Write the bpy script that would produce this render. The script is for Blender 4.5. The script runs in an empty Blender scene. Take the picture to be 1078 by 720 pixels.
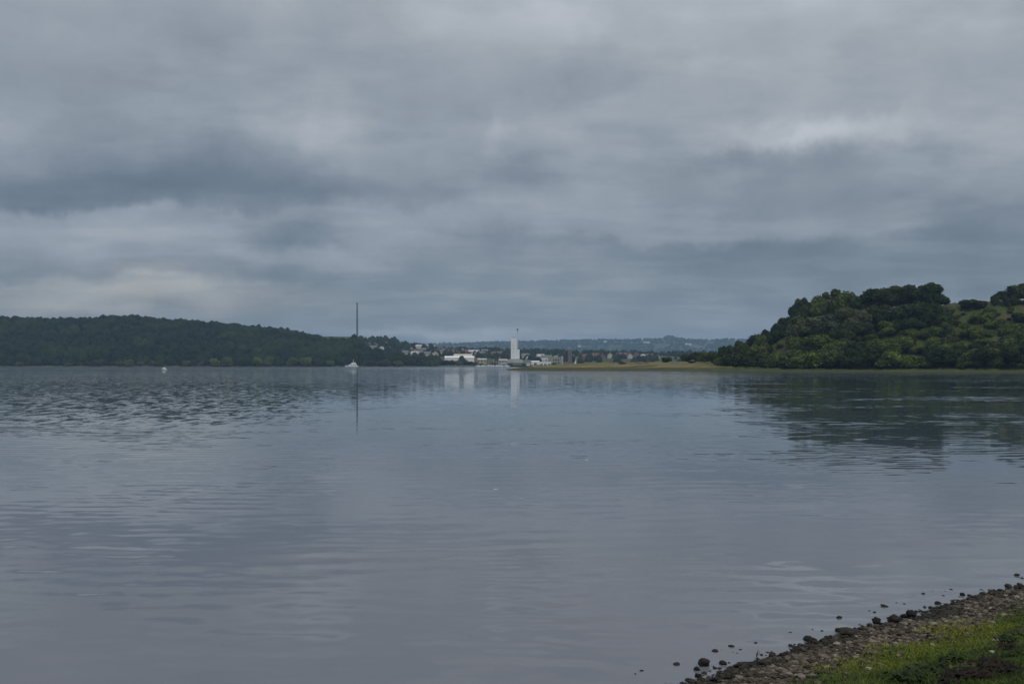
import bpy, bmesh, math, random
import numpy as np
from mathutils import Vector, noise as mn

random.seed(7); rng = np.random.default_rng(7)
sc = bpy.context.scene
COL = sc.collection
F, CX, HY, EYE = 1048.0, 539.0, 383.8, 3.0
PI = math.pi

def at(px, py, D):
    return Vector(((px-CX)/F*D, D, EYE+(HY-py)/F*D))
def lin(c):
    c = c/255.0
    return c/12.92 if c <= 0.04045 else ((c+0.055)/1.055)**2.4
def srgb(r, g, b): return (lin(r), lin(g), lin(b), 1)

# ------------------------------------------------------------------ object helpers
def tag(o, label=None, cat=None, group=None, kind=None):
    if label: o['label'] = label
    if cat: o['category'] = cat
    if group: o['group'] = group
    if kind: o['kind'] = kind
    return o
def empty(name, loc=(0, 0, 0), rz=0):
    o = bpy.data.objects.new(name, None); COL.objects.link(o)
    o.location = loc; o.rotation_euler = (0, 0, rz); o.empty_display_size = 0.2
    return o
def link(name, me, parent=None, mat=None):
    o = bpy.data.objects.new(name, me); COL.objects.link(o)
    if mat and not me.materials: me.materials.append(mat)
    if parent: o.parent = parent
    return o
def np_mesh(name, V, Fc, mat=None, smooth=False, attr=None):
    """V (n,3), Fc (m,k) with constant k"""
    V = np.asarray(V, dtype=np.float32); Fc = np.asarray(Fc, dtype=np.int32)
    me = bpy.data.meshes.new(name); m, k = Fc.shape
    me.vertices.add(len(V)); me.vertices.foreach_set('co', V.ravel())
    me.loops.add(m*k); me.loops.foreach_set('vertex_index', Fc.ravel())
    me.polygons.add(m)
    me.polygons.foreach_set('loop_start', np.arange(0, m*k, k, dtype=np.int32))
    me.polygons.foreach_set('loop_total', np.full(m, k, dtype=np.int32))
    me.polygons.foreach_set('use_smooth', np.full(m, smooth, dtype=bool))
    if attr:
        for an, data in attr.items():
            a = me.attributes.new(an, 'FLOAT', 'POINT'); a.data.foreach_set('value', np.asarray(data, dtype=np.float32))
    me.update(calc_edges=True)
    if mat: me.materials.append(mat)
    return me
def bm_mesh(name, bm, mat=None, smooth=False):
    me = bpy.data.meshes.new(name); bmesh.ops.recalc_face_normals(bm, faces=bm.faces)
    bm.to_mesh(me); bm.free()
    if smooth:
        for p in me.polygons: p.use_smooth = True
    if mat: me.materials.append(mat)
    return me
def add_box(bm, x0, x1, y0, y1, z0, z1):
    vs = [bm.verts.new(p) for p in ((x0,y0,z0),(x1,y0,z0),(x1,y1,z0),(x0,y1,z0),(x0,y0,z1),(x1,y0,z1),(x1,y1,z1),(x0,y1,z1))]
    for f in ((0,3,2,1),(4,5,6,7),(0,1,5,4),(1,2,6,5),(2,3,7,6),(3,0,4,7)): bm.faces.new([vs[i] for i in f])
def box_mesh(name, b, mat, bev=0.0):
    bm = bmesh.new(); add_box(bm, *b)
    if bev: bmesh.ops.bevel(bm, geom=list(bm.edges), offset=bev, segments=2, affect='EDGES')
    return bm_mesh(name, bm, mat)
def add_tube(bm, pts, rad, n=8, cap=True):
    rings = []
    for i, p in enumerate(pts):
        p = Vector(p)
        d = (Vector(pts[min(i+1, len(pts)-1)])-Vector(pts[max(i-1, 0)])).normalized()
        a = d.cross(Vector((0, 0, 1)) if abs(d.z) < .9 else Vector((1, 0, 0))).normalized(); b = d.cross(a)
        r = rad[i] if hasattr(rad, '__len__') else rad
        rings.append([bm.verts.new(p+(a*math.cos(t)+b*math.sin(t))*r) for t in [2*PI*k/n for k in range(n)]])
    for r0, r1 in zip(rings, rings[1:]):
        for k in range(n): bm.faces.new((r0[k], r0[(k+1) % n], r1[(k+1) % n], r1[k]))
    if cap: bm.faces.new(rings[0][::-1]); bm.faces.new(rings[-1])
def add_prism(bm, poly, y0, y1):
    """polygon in x,z extruded along y"""
    a = [bm.verts.new((x, y0, z)) for x, z in poly]; b = [bm.verts.new((x, y1, z)) for x, z in poly]
    n = len(poly); bm.faces.new(a); bm.faces.new(b[::-1])
    for i in range(n): bm.faces.new((a[i], b[i], b[(i+1) % n], a[(i+1) % n]))

# numpy value noise -----------------------------------------------------------
_tab = rng.random((256, 256)).astype(np.float32)
def vn(x, y):
    x = np.asarray(x, float); y = np.asarray(y, float)
    xi = np.floor(x).astype(int); yi = np.floor(y).astype(int); fx = x-xi; fy = y-yi
    fx = fx*fx*(3-2*fx); fy = fy*fy*(3-2*fy)
    g = lambda i, j: _tab[i & 255, j & 255]
    return (g(xi, yi)*(1-fx)+g(xi+1, yi)*fx)*(1-fy)+(g(xi, yi+1)*(1-fx)+g(xi+1, yi+1)*fx)*fy
def fbm(x, y, o=4):
    s = 0; a = .5
    for i in range(o): s = s+a*vn(x*2**i+17*i, y*2**i+5*i); a *= .5
    return s/(1-.5**o)
def ss(t): t = np.clip(t, 0, 1); return t*t*(3-2*t)

# ------------------------------------------------------------------ material helpers
class NT:
    def __init__(s, tree): s.t = tree
    def n(s, typ, **kw):
        nd = s.t.nodes.new(typ)
        for k, v in kw.items(): setattr(nd, k, v)
        return nd
    def put(s, sock, v):
        if isinstance(v, bpy.types.NodeSocket): s.t.links.new(v, sock)
        else: sock.default_value = v
    def m(s, op, a, b=None, c=None, clamp=False):
        nd = s.n('ShaderNodeMath', operation=op); nd.use_clamp = clamp
        for i, v in enumerate((a, b, c)):
            if v is not None: s.put(nd.inputs[i], v)
        return nd.outputs[0]
    def v(s, op, a, b=None, scale=None):
        nd = s.n('ShaderNodeVectorMath', operation=op); s.put(nd.inputs[0], a)
        if b is not None: s.put(nd.inputs[1], b)
        if scale is not None: s.put(nd.inputs['Scale'], scale)
        return nd.outputs[0]
    def noise(s, vec, scale, detail=3, rough=.5, dist=0):
        nd = s.n('ShaderNodeTexNoise'); s.put(nd.inputs['Vector'], vec)
        nd.inputs['Scale'].default_value = scale; nd.inputs['Detail'].default_value = detail
        nd.inputs['Roughness'].default_value = rough; nd.inputs['Distortion'].default_value = dist
        return nd
    def mix(s, f, a, b):
        nd = s.n('ShaderNodeMix', data_type='RGBA'); s.put(nd.inputs[0], f); s.put(nd.inputs[6], a); s.put(nd.inputs[7], b)
        return nd.outputs[2]
    def ramp(s, f, stops, interp='LINEAR'):
        nd = s.n('ShaderNodeValToRGB'); cr = nd.color_ramp; cr.interpolation = interp
        while len(cr.elements) < len(stops): cr.elements.new(.5)
        for e, (p, c) in zip(cr.elements, stops): e.position = p; e.color = c
        s.put(nd.inputs[0], f); return nd.outputs[0]
    def mrange(s, v, a, b, c=0., d=1., smooth=True):
        nd = s.n('ShaderNodeMapRange'); nd.interpolation_type = 'SMOOTHSTEP' if smooth else 'LINEAR'
        s.put(nd.inputs[0], v)
        for i, x in enumerate((a, b, c, d)): nd.inputs[i+1].default_value = x
        return nd.outputs[0]
def new_mat(name):
    m = bpy.data.materials.new(name); m.use_nodes = True
    t = NT(m.node_tree); bs = m.node_tree.nodes['Principled BSDF']
    return m, t, bs
def C4(c): return (c[0], c[1], c[2], 1)
def plain(name, c, rough=.7, var=.18, scale=1.5, spec=.3, metal=0):
    m, t, bs = new_mat(name)
    g = t.n('ShaderNodeTexCoord').outputs['Object']
    f = t.noise(g, scale, 4, .6).outputs[0]
    f = t.mrange(f, .3, .7)
    t.put(bs.inputs['Base Color'], t.mix(f, C4([x*(1-var) for x in c[:3]]), C4([min(1, x*(1+var)) for x in c[:3]])))
    bs.inputs['Roughness'].default_value = rough; bs.inputs['Specular IOR Level'].default_value = spec
    bs.inputs['Metallic'].default_value = metal
    return m
def leafy(name, dark, light, scale=6., olive=(.085, .085, .03), rnd=.5):
    m, t, bs = new_mat(name)
    tc = t.n('ShaderNodeTexCoord').outputs['Object']
    oi = t.n('ShaderNodeObjectInfo').outputs['Random']
    off = t.v('ADD', tc, t.m('MULTIPLY', oi, 37.0))
    f = t.mrange(t.noise(off, scale, 4, .65).outputs[0], .34, .68)
    col = t.mix(f, C4(dark), C4(light))
    col = t.mix(t.m('MULTIPLY', t.mrange(oi, .35, 1.0), rnd), col, C4(olive))
    t.put(bs.inputs['Base Color'], col)
    bs.inputs['Roughness'].default_value = .75; bs.inputs['Specular IOR Level'].default_value = .15
    return m

M = {}
M['leaf_dark'] = leafy('leaf_dark', (.011, .024, .007), (.050, .080, .020))
M['leaf_mid'] = leafy('leaf_mid', (.036, .060, .011), (.125, .166, .034))
M['leaf_bright'] = leafy('leaf_bright', (.050, .088, .014), (.160, .215, .042), olive=(.13, .13, .03))
M['leaf_grey'] = leafy('leaf_grey', (.045, .066, .034), (.090, .118, .062))
M['leaf_rust'] = leafy('leaf_rust', (.035, .03, .012), (.085, .055, .025))
M['bark'] = plain('bark', (.05, .042, .034), .9, .3, 4)

# ------------------------------------------------------------------ icosphere templates
def ico(sub):
    bm = bmesh.new(); bmesh.ops.create_icosphere(bm, subdivisions=sub, radius=1)
    V = np.array([v.co[:] for v in bm.verts]); Fc = np.array([[v.index for v in f.verts] for f in bm.faces]); bm.free()
    return V, Fc
ICO = {k: ico(k) for k in (1, 2, 3)}
def lump(sub, amp, freq, seed):
    V, Fc = ICO[sub]; off = Vector((seed*13.7, seed*7.1, seed*3.3))
    d = np.array([mn.noise(Vector(v)*freq+off)+.5*mn.noise(Vector(v)*freq*2.1+off) for v in V])
    return V*(1+amp*d)[:, None], Fc

# ------------------------------------------------------------------ crown prototypes: leaf clusters over several lobes
def crown_geo(seed, nl, ncards, cs, flat=0.0):
    r = np.random.default_rng(seed)
    lobes = [(np.array((0, 0, .45)), .36)]
    for i in range(nl):
        a = 2*PI*i/nl+r.uniform(-.5, .5); rad = r.uniform(.16, .34); z = r.uniform(.22, .72)
        lr = r.uniform(.15, .25)*(1.15-.5*abs(z-.4))
        lobes.append((np.array((math.cos(a)*rad, math.sin(a)*rad, z)), lr))
    for i in range(max(2, nl//3)):
        a = r.uniform(0, 2*PI); lobes.append((np.array((math.cos(a)*.13, math.sin(a)*.13, r.uniform(.70, .84))), r.uniform(.11, .17)))
    VV, FF = [], []; nv = 0
    for i, (c, lr) in enumerate(lobes):
        V, Fc = lump(2, .28, 1.6, seed*10+i)
        VV.append(V*lr*.86+c); FF.append(Fc+nv); nv += len(V)
    w = np.array([l[1]**2 for l in lobes]); w /= w.sum()
    k = 0; cv = []
    while k < ncards:
        i = r.choice(len(lobes), p=w); c, lr = lobes[i]
        d = r.normal(size=3); d /= np.linalg.norm(d)
        if d[2] < -.45: continue
        p = c+d*lr*min(1.32, .84+abs(r.normal(0, .16)))
        if any(j != i and np.linalg.norm(p-c2) < r2*.8 for j, (c2, r2) in enumerate(lobes)): continue
        n = d+r.normal(size=3)*.55; n /= np.linalg.norm(n)
        t = np.cross(n, r.normal(size=3)); t /= np.linalg.norm(t)+1e-9; b = np.cross(n, t)
        s = cs*r.uniform(.5, 1.35)
        cv += [p-t*s, p-b*s*.6+n*s*.25, p+t*s, p+b*s*.6+n*s*.25]; k += 1
    cv = np.array(cv); q = np.arange(k)*4+nv
    FF.append(np.stack([q, q+1, q+2], 1)); FF.append(np.stack([q, q+2, q+3], 1))
    VV.append(cv)
    V = np.concatenate(VV); Fc = np.concatenate(FF)
    V[:, 2] -= V[:, 2].min(); V[:, 2] /= V[:, 2].max()
    V[:, :2] /= np.percentile(np.abs(V[:, :2]), 99.5)*2
    return V, Fc
CROWN = [crown_geo(11+i, 8+i % 4, 3000, .046) for i in range(6)]
BUSH = [crown_geo(41+i, 6+i % 4, 1900, .062) for i in range(5)]
_cm = {}
def crown_me(kind, i, mat):
    k = (kind, i, mat)
    if k not in _cm:
        V, Fc = (CROWN if kind == 'tree' else BUSH)[i]
        _cm[k] = np_mesh('crown', V, Fc, M[mat])
    return _cm[k]
def trunk_geo():
    bm = bmesh.new()
    add_tube(bm, [(0, 0, -.06), (.01, .0, .2), (0, .02, .45), (.02, .01, .75)], [.045, .032, .024, .008], 8)
    for a, z in ((.3, .25), (1.9, .32), (3.4, .28), (4.8, .38), (5.6, .45)):
        add_tube(bm, [(0, 0, z), (math.cos(a)*.12, math.sin(a)*.12, z+.13), (math.cos(a)*.24, math.sin(a)*.24, z+.28)], [.017, .011, .004], 6)
    return bm_mesh('trunk', bm, M['bark'], True)
TRUNK = trunk_geo()
def stem_geo():
    bm = bmesh.new()
    for a in (0.2, 1.5, 2.9, 4.1, 5.3):
        add_tube(bm, [(0, 0, -.1), (math.cos(a)*.12, math.sin(a)*.12, .3), (math.cos(a)*.25, math.sin(a)*.25, .65)], [.03, .02, .006], 6)
    return bm_mesh('stem', bm, M['bark'], True)
STEM = stem_geo()

ORD = 'first second third fourth fifth sixth seventh eighth ninth tenth eleventh twelfth thirteenth fourteenth fifteenth sixteenth seventeenth eighteenth nineteenth twentieth'.split()
TENS = {2: 'twenty', 3: 'thirty', 4: 'forty', 5: 'fifty', 6: 'sixty'}
def ordinal(n):
    if n <= 20: return ORD[n-1]
    t, u = divmod(n, 10)
    return (TENS[t]+'-'+ORD[u-1]) if u else {3: 'thirtieth', 4: 'fortieth', 5: 'fiftieth', 6: 'sixtieth'}[t]
def label_rows(items, fmt):
    """items: (object, phrase, px): things sharing a phrase are told apart by their order from the left"""
    by = {}
    for o, ph, px in items: by.setdefault(ph, []).append((px, o))
    for ph, l in by.items():
        l.sort(key=lambda q: q[0])
        for i, (px, o) in enumerate(l):
            o['label'] = ph if len(l) == 1 else fmt.format(ph, ordinal(i+1) if i < len(l)-1 else 'last')
CN = {'leaf_dark': 'dark green', 'leaf_mid': 'mid green', 'leaf_bright': 'bright green', 'leaf_grey': 'grey green', 'leaf_rust': 'rust brown'}
def plant(kind, loc, w, h, mat, proto=None, group=None, name=None):
    i = proto if proto is not None else random.randrange(len(CROWN) if kind == 'tree' else len(BUSH))
    rt = empty(name or ('broadleaf_tree' if kind == 'tree' else 'bush'), loc, random.uniform(0, 2*PI))
    rt['category'] = 'tree' if kind == 'tree' else 'bush'
    if group: rt['group'] = group
    if kind == 'tree':
        t = link('trunk', TRUNK, rt); t.scale = (h*.6, h*.6, h)
        c = link('crown', crown_me('tree', i, mat), rt); c.scale = (w, w, h*.88); c.location = (0, 0, h*.12)
    else:
        t = link('stem', STEM, rt); t.scale = (w*.8, w*.8, h)
        c = link('foliage', crown_me('bush', i, mat), rt); c.scale = (w, w, h); c.location = (0, 0, -.05*h)
    return rt

# ------------------------------------------------------------------ terrain
def polar(name, pxs, ys_of_px, hfun, mat, label, attr=None):
    nx = len(pxs); rows = []
    for px in pxs:
        Y = ys_of_px(px); Z = hfun(np.full(len(Y), px), Y)
        rows.append(np.stack([(px-CX)/F*Y, Y, Z], 1))
    V = np.concatenate(rows); ny = len(rows[0])
    i, j = np.meshgrid(np.arange(nx-1), np.arange(ny-1), indexing='ij'); a = (i*ny+j).ravel()
    Fc = np.stack([a, a+ny, a+ny+1, a+1], 1)
    o = link(name, np_mesh(name, V, Fc, mat, True))
    tag(o, label, 'terrain', None, 'structure')
    return o

def terrain_mat(name, grass, grass2, shore, zsh, scale, gold=None, zgold=None, patch=None):
    m, t, bs = new_mat(name)
    pos = t.n('ShaderNodeNewGeometry').outputs['Position']
    z = t.n('ShaderNodeSeparateXYZ'); t.put(z.inputs[0], pos)
    n1 = t.mrange(t.noise(pos, scale, 6, .65).outputs[0], .35, .65)
    col = t.mix(n1, C4(grass), C4(grass2))
    if patch:
        n3 = t.mrange(t.noise(pos, scale*.35, 5, .6, .4).outputs[0], .52, .64)
        col = t.mix(n3, col, C4(patch))
    nz = t.m('MULTIPLY', t.m('SUBTRACT', t.noise(pos, scale*1.7, 4, .6).outputs[0], .5), zsh*1.2)
    if gold:
        n2 = t.mrange(t.m('ADD', z.outputs[2], nz), zgold[0], zgold[1])
        xr = t.mrange(z.outputs[0], zgold[2], zgold[3])
        col = t.mix(t.m('MULTIPLY', n2, xr), col, t.mix(n1, C4(gold[0]), C4(gold[1])))
        if patch:
            n4 = t.mrange(t.noise(pos, .035, 5, .62, .6).outputs[0], .49, .57)
            col = t.mix(t.m('MULTIPLY', t.m('MULTIPLY', n4, xr), .8), col, (.060, .040, .020, 1))
    f = t.mrange(t.m('ADD', z.outputs[2], nz), zsh*.55, zsh)
    t.put(bs.inputs['Base Color'], t.mix(f, C4(shore), col))
    bs.inputs['Roughness'].default_value = .9; bs.inputs['Specular IOR Level'].default_value = .1
    return m

# --- headland and grassy spit on the right
HP = dict(
    px=[300, 500, 535, 545, 560, 600, 640, 700, 740, 770, 790, 810, 825, 845, 870, 900, 930, 960, 990, 1000, 1020, 1050, 1078, 1150, 1300, 1500, 2300],
    py=[386.5, 386.5, 386.6, 386.4, 385.4, 383.2, 381.5, 381, 380.2, 375.5, 369, 361, 352, 343, 336, 331, 328, 325.5, 321, 319.3, 318.3, 317, 316.0, 316, 322, 335, 350])
SP = dict(px=[300, 500, 545, 560, 640, 720, 800, 880, 1078, 1300, 1500, 2300], y=[520, 498, 478, 470, 462, 445, 419, 402, 366, 345, 335, 330])
def shoreY(px): return np.interp(px, SP['px'], SP['y'])
def head_h(px, Y, rough=True):
    px = np.asarray(px, float); Y = np.asarray(Y, float)
    s = shoreY(px)+2.2*(fbm(px*.05, px*0+3, 3)-.5)*4
    t = Y-s; hill = ss((px-735)/60)
    Yc = s+np.interp(px, [560, 740, 800, 900, 1078, 1300], [120, 95, 70, 85, 95, 110])
    Zc = EYE+Yc*(HY-np.interp(px, HP['px'], HP['py']))/F
    bank = np.interp(t, [-60, 0, 3, 26, 60], [-1.6, 0, .35, 1.75, 2.2])
    u = np.clip((t-18)/(Yc-s-18), 0, 1)
    h = bank+(np.maximum(Zc, 2.2)-2.2)*(u**.9*.5+.5*ss(u))
    back = t-(Yc-s)
    h = np.where(back > 0, h-np.where(px < 745, .0, .012)*back, h)
    fade = ss((back-np.where(px < 745, 60, 420))/np.where(px < 745, 60, 250))
    h = h*(1-fade)-1.6*fade
    tip = ss((px-500)/75.)                       # the spit runs out into the water
    h = np.minimum(h, -1.6+(h+1.6)*tip)
    if rough: h = h+(t > 3)*((fbm(px*.35, Y*.12, 4)-.5)*np.where(px < 745, .5, 1.4)*np.clip(t/20, 0, 1))
    return np.maximum(h, -1.8)
hm = terrain_mat('headland_grass', (.034, .050, .014), (.066, .076, .026), (.048, .052, .034), .5, .16,
                 gold=((.18, .152, .062), (.115, .105, .042)), zgold=(1.3, 1.9, 60, 110), patch=(.075, .062, .03))
# gold only on the spit (small x), so flip the x range
for nd in hm.node_tree.nodes:
    if nd.type == 'MAP_RANGE' and abs(nd.inputs[1].default_value-60) < 1e-6:
        nd.inputs[3].default_value = 1.0; nd.inputs[4].default_value = 0.0
        nd.inputs[1].default_value = 84; nd.inputs[2].default_value = 122
pxs = np.concatenate([np.linspace(480, 740, 140), np.linspace(742, 1110, 200), np.linspace(1115, 2300, 90)])
polar('headland_terrain', pxs, lambda p: shoreY(p)+np.concatenate([np.linspace(-55, -3, 6), np.linspace(-2, 130, 110), np.linspace(134, 720, 40)]),
      head_h, hm, 'green headland with a low yellow grass spit across the water')

def on_head(px, Y): return Vector(((px-CX)/F*Y, Y, float(head_h(px, Y, True))))
def Y_for(px, py):
    """distance at which the ground of the headland is seen at this height"""
    s = float(shoreY(px)); Ys = np.linspace(s, s+110, 300); z = head_h(np.full(300, float(px)), Ys, False)
    y = HY-(z-EYE)/Ys*F; best = Ys[-1]
    for Yk, yk in zip(Ys, y):
        if yk <= py: best = Yk; break
    return best

rows = []
def hand(kind, px, top, base, halfw, mat, where, lean=0, dY=0):
    Y = Y_for(px, base)+dY; p = on_head(px, Y)
    ztop = EYE+(HY-top)/F*Y; h = max(1.2, ztop-p.z); w = 2*halfw/F*Y
    o = plant(kind, p, w*1.04, h, mat, group='trees and bushes on the headland')
    what = ('round-crowned tree' if h > 7 else 'small tree') if kind == 'tree' else ('large bush' if w > 8 else 'bush')
    rows.append((o, f'{CN[mat]} {what} {where}', px))
T, B = 'tree', 'bush'
crest = 'on the headland skyline'
for a in [(T, 847, 312.5, 341, 12, 'leaf_dark'), (T, 838, 320, 344, 8, 'leaf_dark'), (T, 866, 307, 336, 13, 'leaf_mid'), (T, 884, 303.5, 333, 17, 'leaf_mid'),
          (T, 906, 309, 331, 14, 'leaf_dark'), (T, 922, 303, 330, 16, 'leaf_dark'), (T, 940, 300, 328, 17, 'leaf_dark'), (T, 958, 299, 327, 16, 'leaf_dark'),
          (T, 979, 297, 326, 13, 'leaf_dark'), (T, 990, 308, 326, 9, 'leaf_dark')]:
    hand(*a, 'in the tall skyline clump')
for a in [(B, 1022, 314.5, 325, 13, 'leaf_dark'), (B, 1033, 315.5, 325, 6, 'leaf_rust'), (T, 1053.5, 305.5, 320, 7.5, 'leaf_dark'), (T, 1074, 298, 319, 14, 'leaf_dark'), (T, 1100, 303, 320, 14, 'leaf_dark')]:
    hand(*a, 'alone on the grassy skyline')
for a in [(T, 846, 332, 360, 20, 'leaf_grey'), (T, 872, 331, 358, 17, 'leaf_grey'), (T, 897, 322, 350, 18, 'leaf_grey'), (T, 928, 320, 347, 16, 'leaf_dark'), (T, 955, 318, 345, 17, 'leaf_dark'),
          (T, 975, 318, 344, 13, 'leaf_dark'), (T, 905, 338, 358, 13, 'leaf_dark'), (T, 960, 333, 352, 14, 'leaf_dark'), (T, 888, 340, 362, 11, 'leaf_dark'), (B, 860, 350, 369, 14, 'leaf_mid'), (B, 999, 335, 349, 11, 'leaf_dark'), (B, 1006, 343, 355, 12, 'leaf_grey')]:
    hand(*a, 'just below the tall clump')
for a in [(T, 828, 333, 352, 8, 'leaf_dark'), (T, 818, 340, 359, 8, 'leaf_dark'), (T, 806, 346.5, 366, 9, 'leaf_dark'), (T, 794, 351.5, 371, 10, 'leaf_dark'), (T, 779, 358, 377, 10, 'leaf_dark'),
          (T, 800, 351, 374, 9, 'leaf_mid'), (T, 768, 363, 381, 9, 'leaf_dark'), (T, 761, 363.5, 383, 5, 'leaf_dark'), (B, 752, 369, 382, 8, 'leaf_dark'), (B, 743, 370, 381, 7, 'leaf_mid'),
          (B, 733, 369.5, 380.5, 8, 'leaf_dark'), (B, 723, 372, 380.5, 7, 'leaf_dark')]:
    hand(*a, 'on the descending headland point')
for a in [(B, 701, 375.5, 381.5, 5, 'leaf_dark')]: hand(*a, 'alone on the yellow grass spit')
for a in [(T, 796, 362, 385, 13, 'leaf_mid'), (B, 775, 370, 385.5, 11, 'leaf_dark'), (B, 789, 372, 386, 9, 'leaf_dark'), (B, 765, 373, 385, 9, 'leaf_dark'), (T, 784, 362, 384, 8, 'leaf_dark'), (B, 757, 375, 384.5, 7, 'leaf_mid'), (B, 805, 374, 386, 7, 'leaf_dark'),
          (B, 815, 381.5, 387, 5, 'leaf_dark'), (B, 827, 378, 386.5, 9, 'leaf_dark')]:
    hand(*a, 'at the foot of the point')
for a in [(B, 842, 374, 387, 12, 'leaf_bright'), (B, 858, 369, 387, 14, 'leaf_bright'), (B, 876, 366, 387, 13, 'leaf_mid'), (B, 889, 371, 388, 10, 'leaf_dark'), (T, 901, 358, 387, 15, 'leaf_dark'), (T, 918, 361, 387, 14, 'leaf_dark'),
          (B, 938, 368, 387, 14, 'leaf_bright'), (B, 955, 372, 387, 13, 'leaf_bright'), (B, 972, 373, 387, 9, 'leaf_mid'), (T, 984, 362, 386, 16, 'leaf_dark'), (T, 1003, 366, 386, 15, 'leaf_dark'), (B, 1021, 368, 387, 12, 'leaf_mid'),
          (T, 1036, 364, 386, 15, 'leaf_dark'), (B, 1050, 372, 387, 9, 'leaf_mid'), (T, 1066, 361, 387, 15, 'leaf_dark'), (T, 1086, 360, 387, 13, 'leaf_dark'), (T, 1110, 358, 387, 15, 'leaf_dark')]:
    hand(*a, 'along the headland shore')
for px in list(range(847, 990, 11))+[1046, 1060, 1070, 1082]:
    cr = float(np.interp(px, HP['px'], HP['py'])); hand(B, px+random.uniform(-2, 2), cr-random.uniform(5, 9) if px < 1000 else cr-7, cr+random.uniform(3, 7), 9 if px < 1000 else 4.5, random.choice(['leaf_dark', 'leaf_dark', 'leaf_mid']), 'under the skyline trees')
for px, top, base, hw, mt in ((825, 342, 354, 7, 'leaf_dark'), (834, 340, 355, 7, 'leaf_mid'), (816, 349, 361, 7, 'leaf_dark'), (836, 366, 379, 8, 'leaf_mid'), (812, 371, 384, 6, 'leaf_mid'), (833, 352, 363, 5, 'leaf_grey'), (820, 360, 367, 4, 'leaf_bright'), (842, 380, 388, 6, 'leaf_bright'), (808, 362, 374, 6, 'leaf_dark'), (838, 357, 371, 7, 'leaf_mid'), (823, 371, 379, 4, 'leaf_bright')):
    hand(B, px, top, base, hw, mt, 'around the bare slope')
for px, top, base, hw, mt in ((655, 381.6, 383.0, 5, 'leaf_mid'), (728, 380.6, 382.0, 4, 'leaf_dark')):
    hand(B, px, top, base, hw, mt, 'low on the grass spit')
k = 0
while k < 34:
    px = random.uniform(992, 1100); base = random.uniform(float(np.interp(px, HP['px'], HP['py']))+3, 346)
    hw = random.uniform(1.6, 3.6); hand(B, px, base-hw*random.uniform(.7, 1.1), base, hw, random.choice(['leaf_mid', 'leaf_grey', 'leaf_dark', 'leaf_bright']), 'on the hilltop field'); k += 1
# scrub filling the slope
k = 0; spots = []
while k < 165:
    px = random.uniform(833, 1120); base = random.uniform(334, 383)
    cr = float(np.interp(px, HP['px'], HP['py']))
    if base < cr+8 or (px > 985 and base < 333): continue
    if px > 982 and base < 352 and random.random() < .6: continue
    if any(abs(px-a)*1.0+abs(base-b)*1.6 < 7 for a, b in spots): continue
    spots.append((px, base)); k += 1
    mt = random.choices(['leaf_bright', 'leaf_mid', 'leaf_dark', 'leaf_grey'], [.40, .36, .12, .12] if base > 352 else [.22, .45, .15, .18])[0]
    hw = random.uniform(4.5, 9.5); hand(B, px, base-hw*random.uniform(1.1, 1.9), base, hw, mt, 'on the lower headland slope' if base > 356 else 'high on the headland slope')
label_rows(rows, '{0}, {1} from the left')

# --- left wooded hill
LC = dict(px=[-1500, -600, -200, 0, 60, 104, 110, 140, 175, 200, 240, 270, 300, 320, 335, 345, 365, 373, 380, 390, 410, 427, 450, 475, 500],
          py=[340, 336, 332, 334, 334.5, 335, 332, 332.5, 336, 338, 340, 344.5, 347, 351, 353.5, 357, 357, 354, 360, 367, 370.5, 376, 379.5, 382, 386])
def left_h(px, Y):
    px = np.asarray(px, float); Y = np.asarray(Y, float)
    s = np.interp(px, [-1500, 0, 340, 500], [1150, 1250, 1275, 1290]); t = Y-s
    d = np.interp(px, [-1500, 300, 350, 450], [320, 320, 230, 120])
    Yc = s+d; Zc = np.maximum(2, EYE+Yc*(HY-np.interp(px, LC['px'], LC['py']))/F-10.5)
    bank = np.interp(t, [-60, 0, 8, 40], [-1.6, 0, .9, 1.8]); u = np.clip((t-20)/(d-20), 0, 1)
    h = bank+(Zc-1.8)*(.55*u**.85+.45*ss(u)).clip(0, 1)
    h = h+(t > 10)*(fbm(px*.04, Y*.012, 3)-.5)*5*np.clip(t/60, 0, 1)*(1-.6*u)
    back = ss((t-d-350)/300); h = h*(1-back)-1.6*back
    return np.maximum(h, -1.8)
lm = terrain_mat('far_grass', (.02, .03, .012), (.034, .046, .018), (.085, .09, .06), 1.6, .03)
polar('wooded_hill_terrain', np.concatenate([np.linspace(-1500, -100, 40), np.linspace(-90, 510, 150)]), lambda p: np.interp(p, [-1500, 0, 340, 500], [1150, 1250, 1275, 1290])+np.concatenate([[-60, -20, -2], np.linspace(0, 340, 50), np.linspace(360, 1000, 12)]),
      left_h, lm, 'long hill under dense woodland across the water')

# --- valley behind the harbour, and the distant ridge
MC = dict(px=[-1500, 300, 330, 345, 371, 381, 400, 415, 430, 447, 470, 500, 520, 560, 620, 700, 800, 1200, 2600],
          py=[358, 357, 355, 354, 354.5, 358.5, 358, 360, 365, 366.5, 369, 371, 371, 371.5, 373, 374, 374, 372, 360])
def mid_h(px, Y):
    px = np.asarray(px, float); Y = np.asarray(Y, float)
    s = 1300.; t = Y-s; Yc = 1950.
    Zc = EYE+Yc*(HY-np.interp(px, MC['px'], MC['py']))/F
    bank = np.interp(t, [-60, 0, 6, 60], [-1.6, 0, 1.5, 2.5]); u = np.clip((t-60)/(Yc-s-60), 0, 1)
    h = bank+(Zc-2.5)*(.7*u+.3*ss(u))+(t > 60)*(fbm(px*.02, Y*.006, 3)-.5)*6*np.clip((t-60)/100, 0, 1)*(1-u*.7)
    b = ss((Y-Yc)/700); h = h*(1-b*.6)
    return np.maximum(h, -1.8)
mm = terrain_mat('valley_grass', (.038, .05, .022), (.065, .072, .032), (.10, .098, .08), 2.0, .008, patch=(.14, .13, .06))
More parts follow.
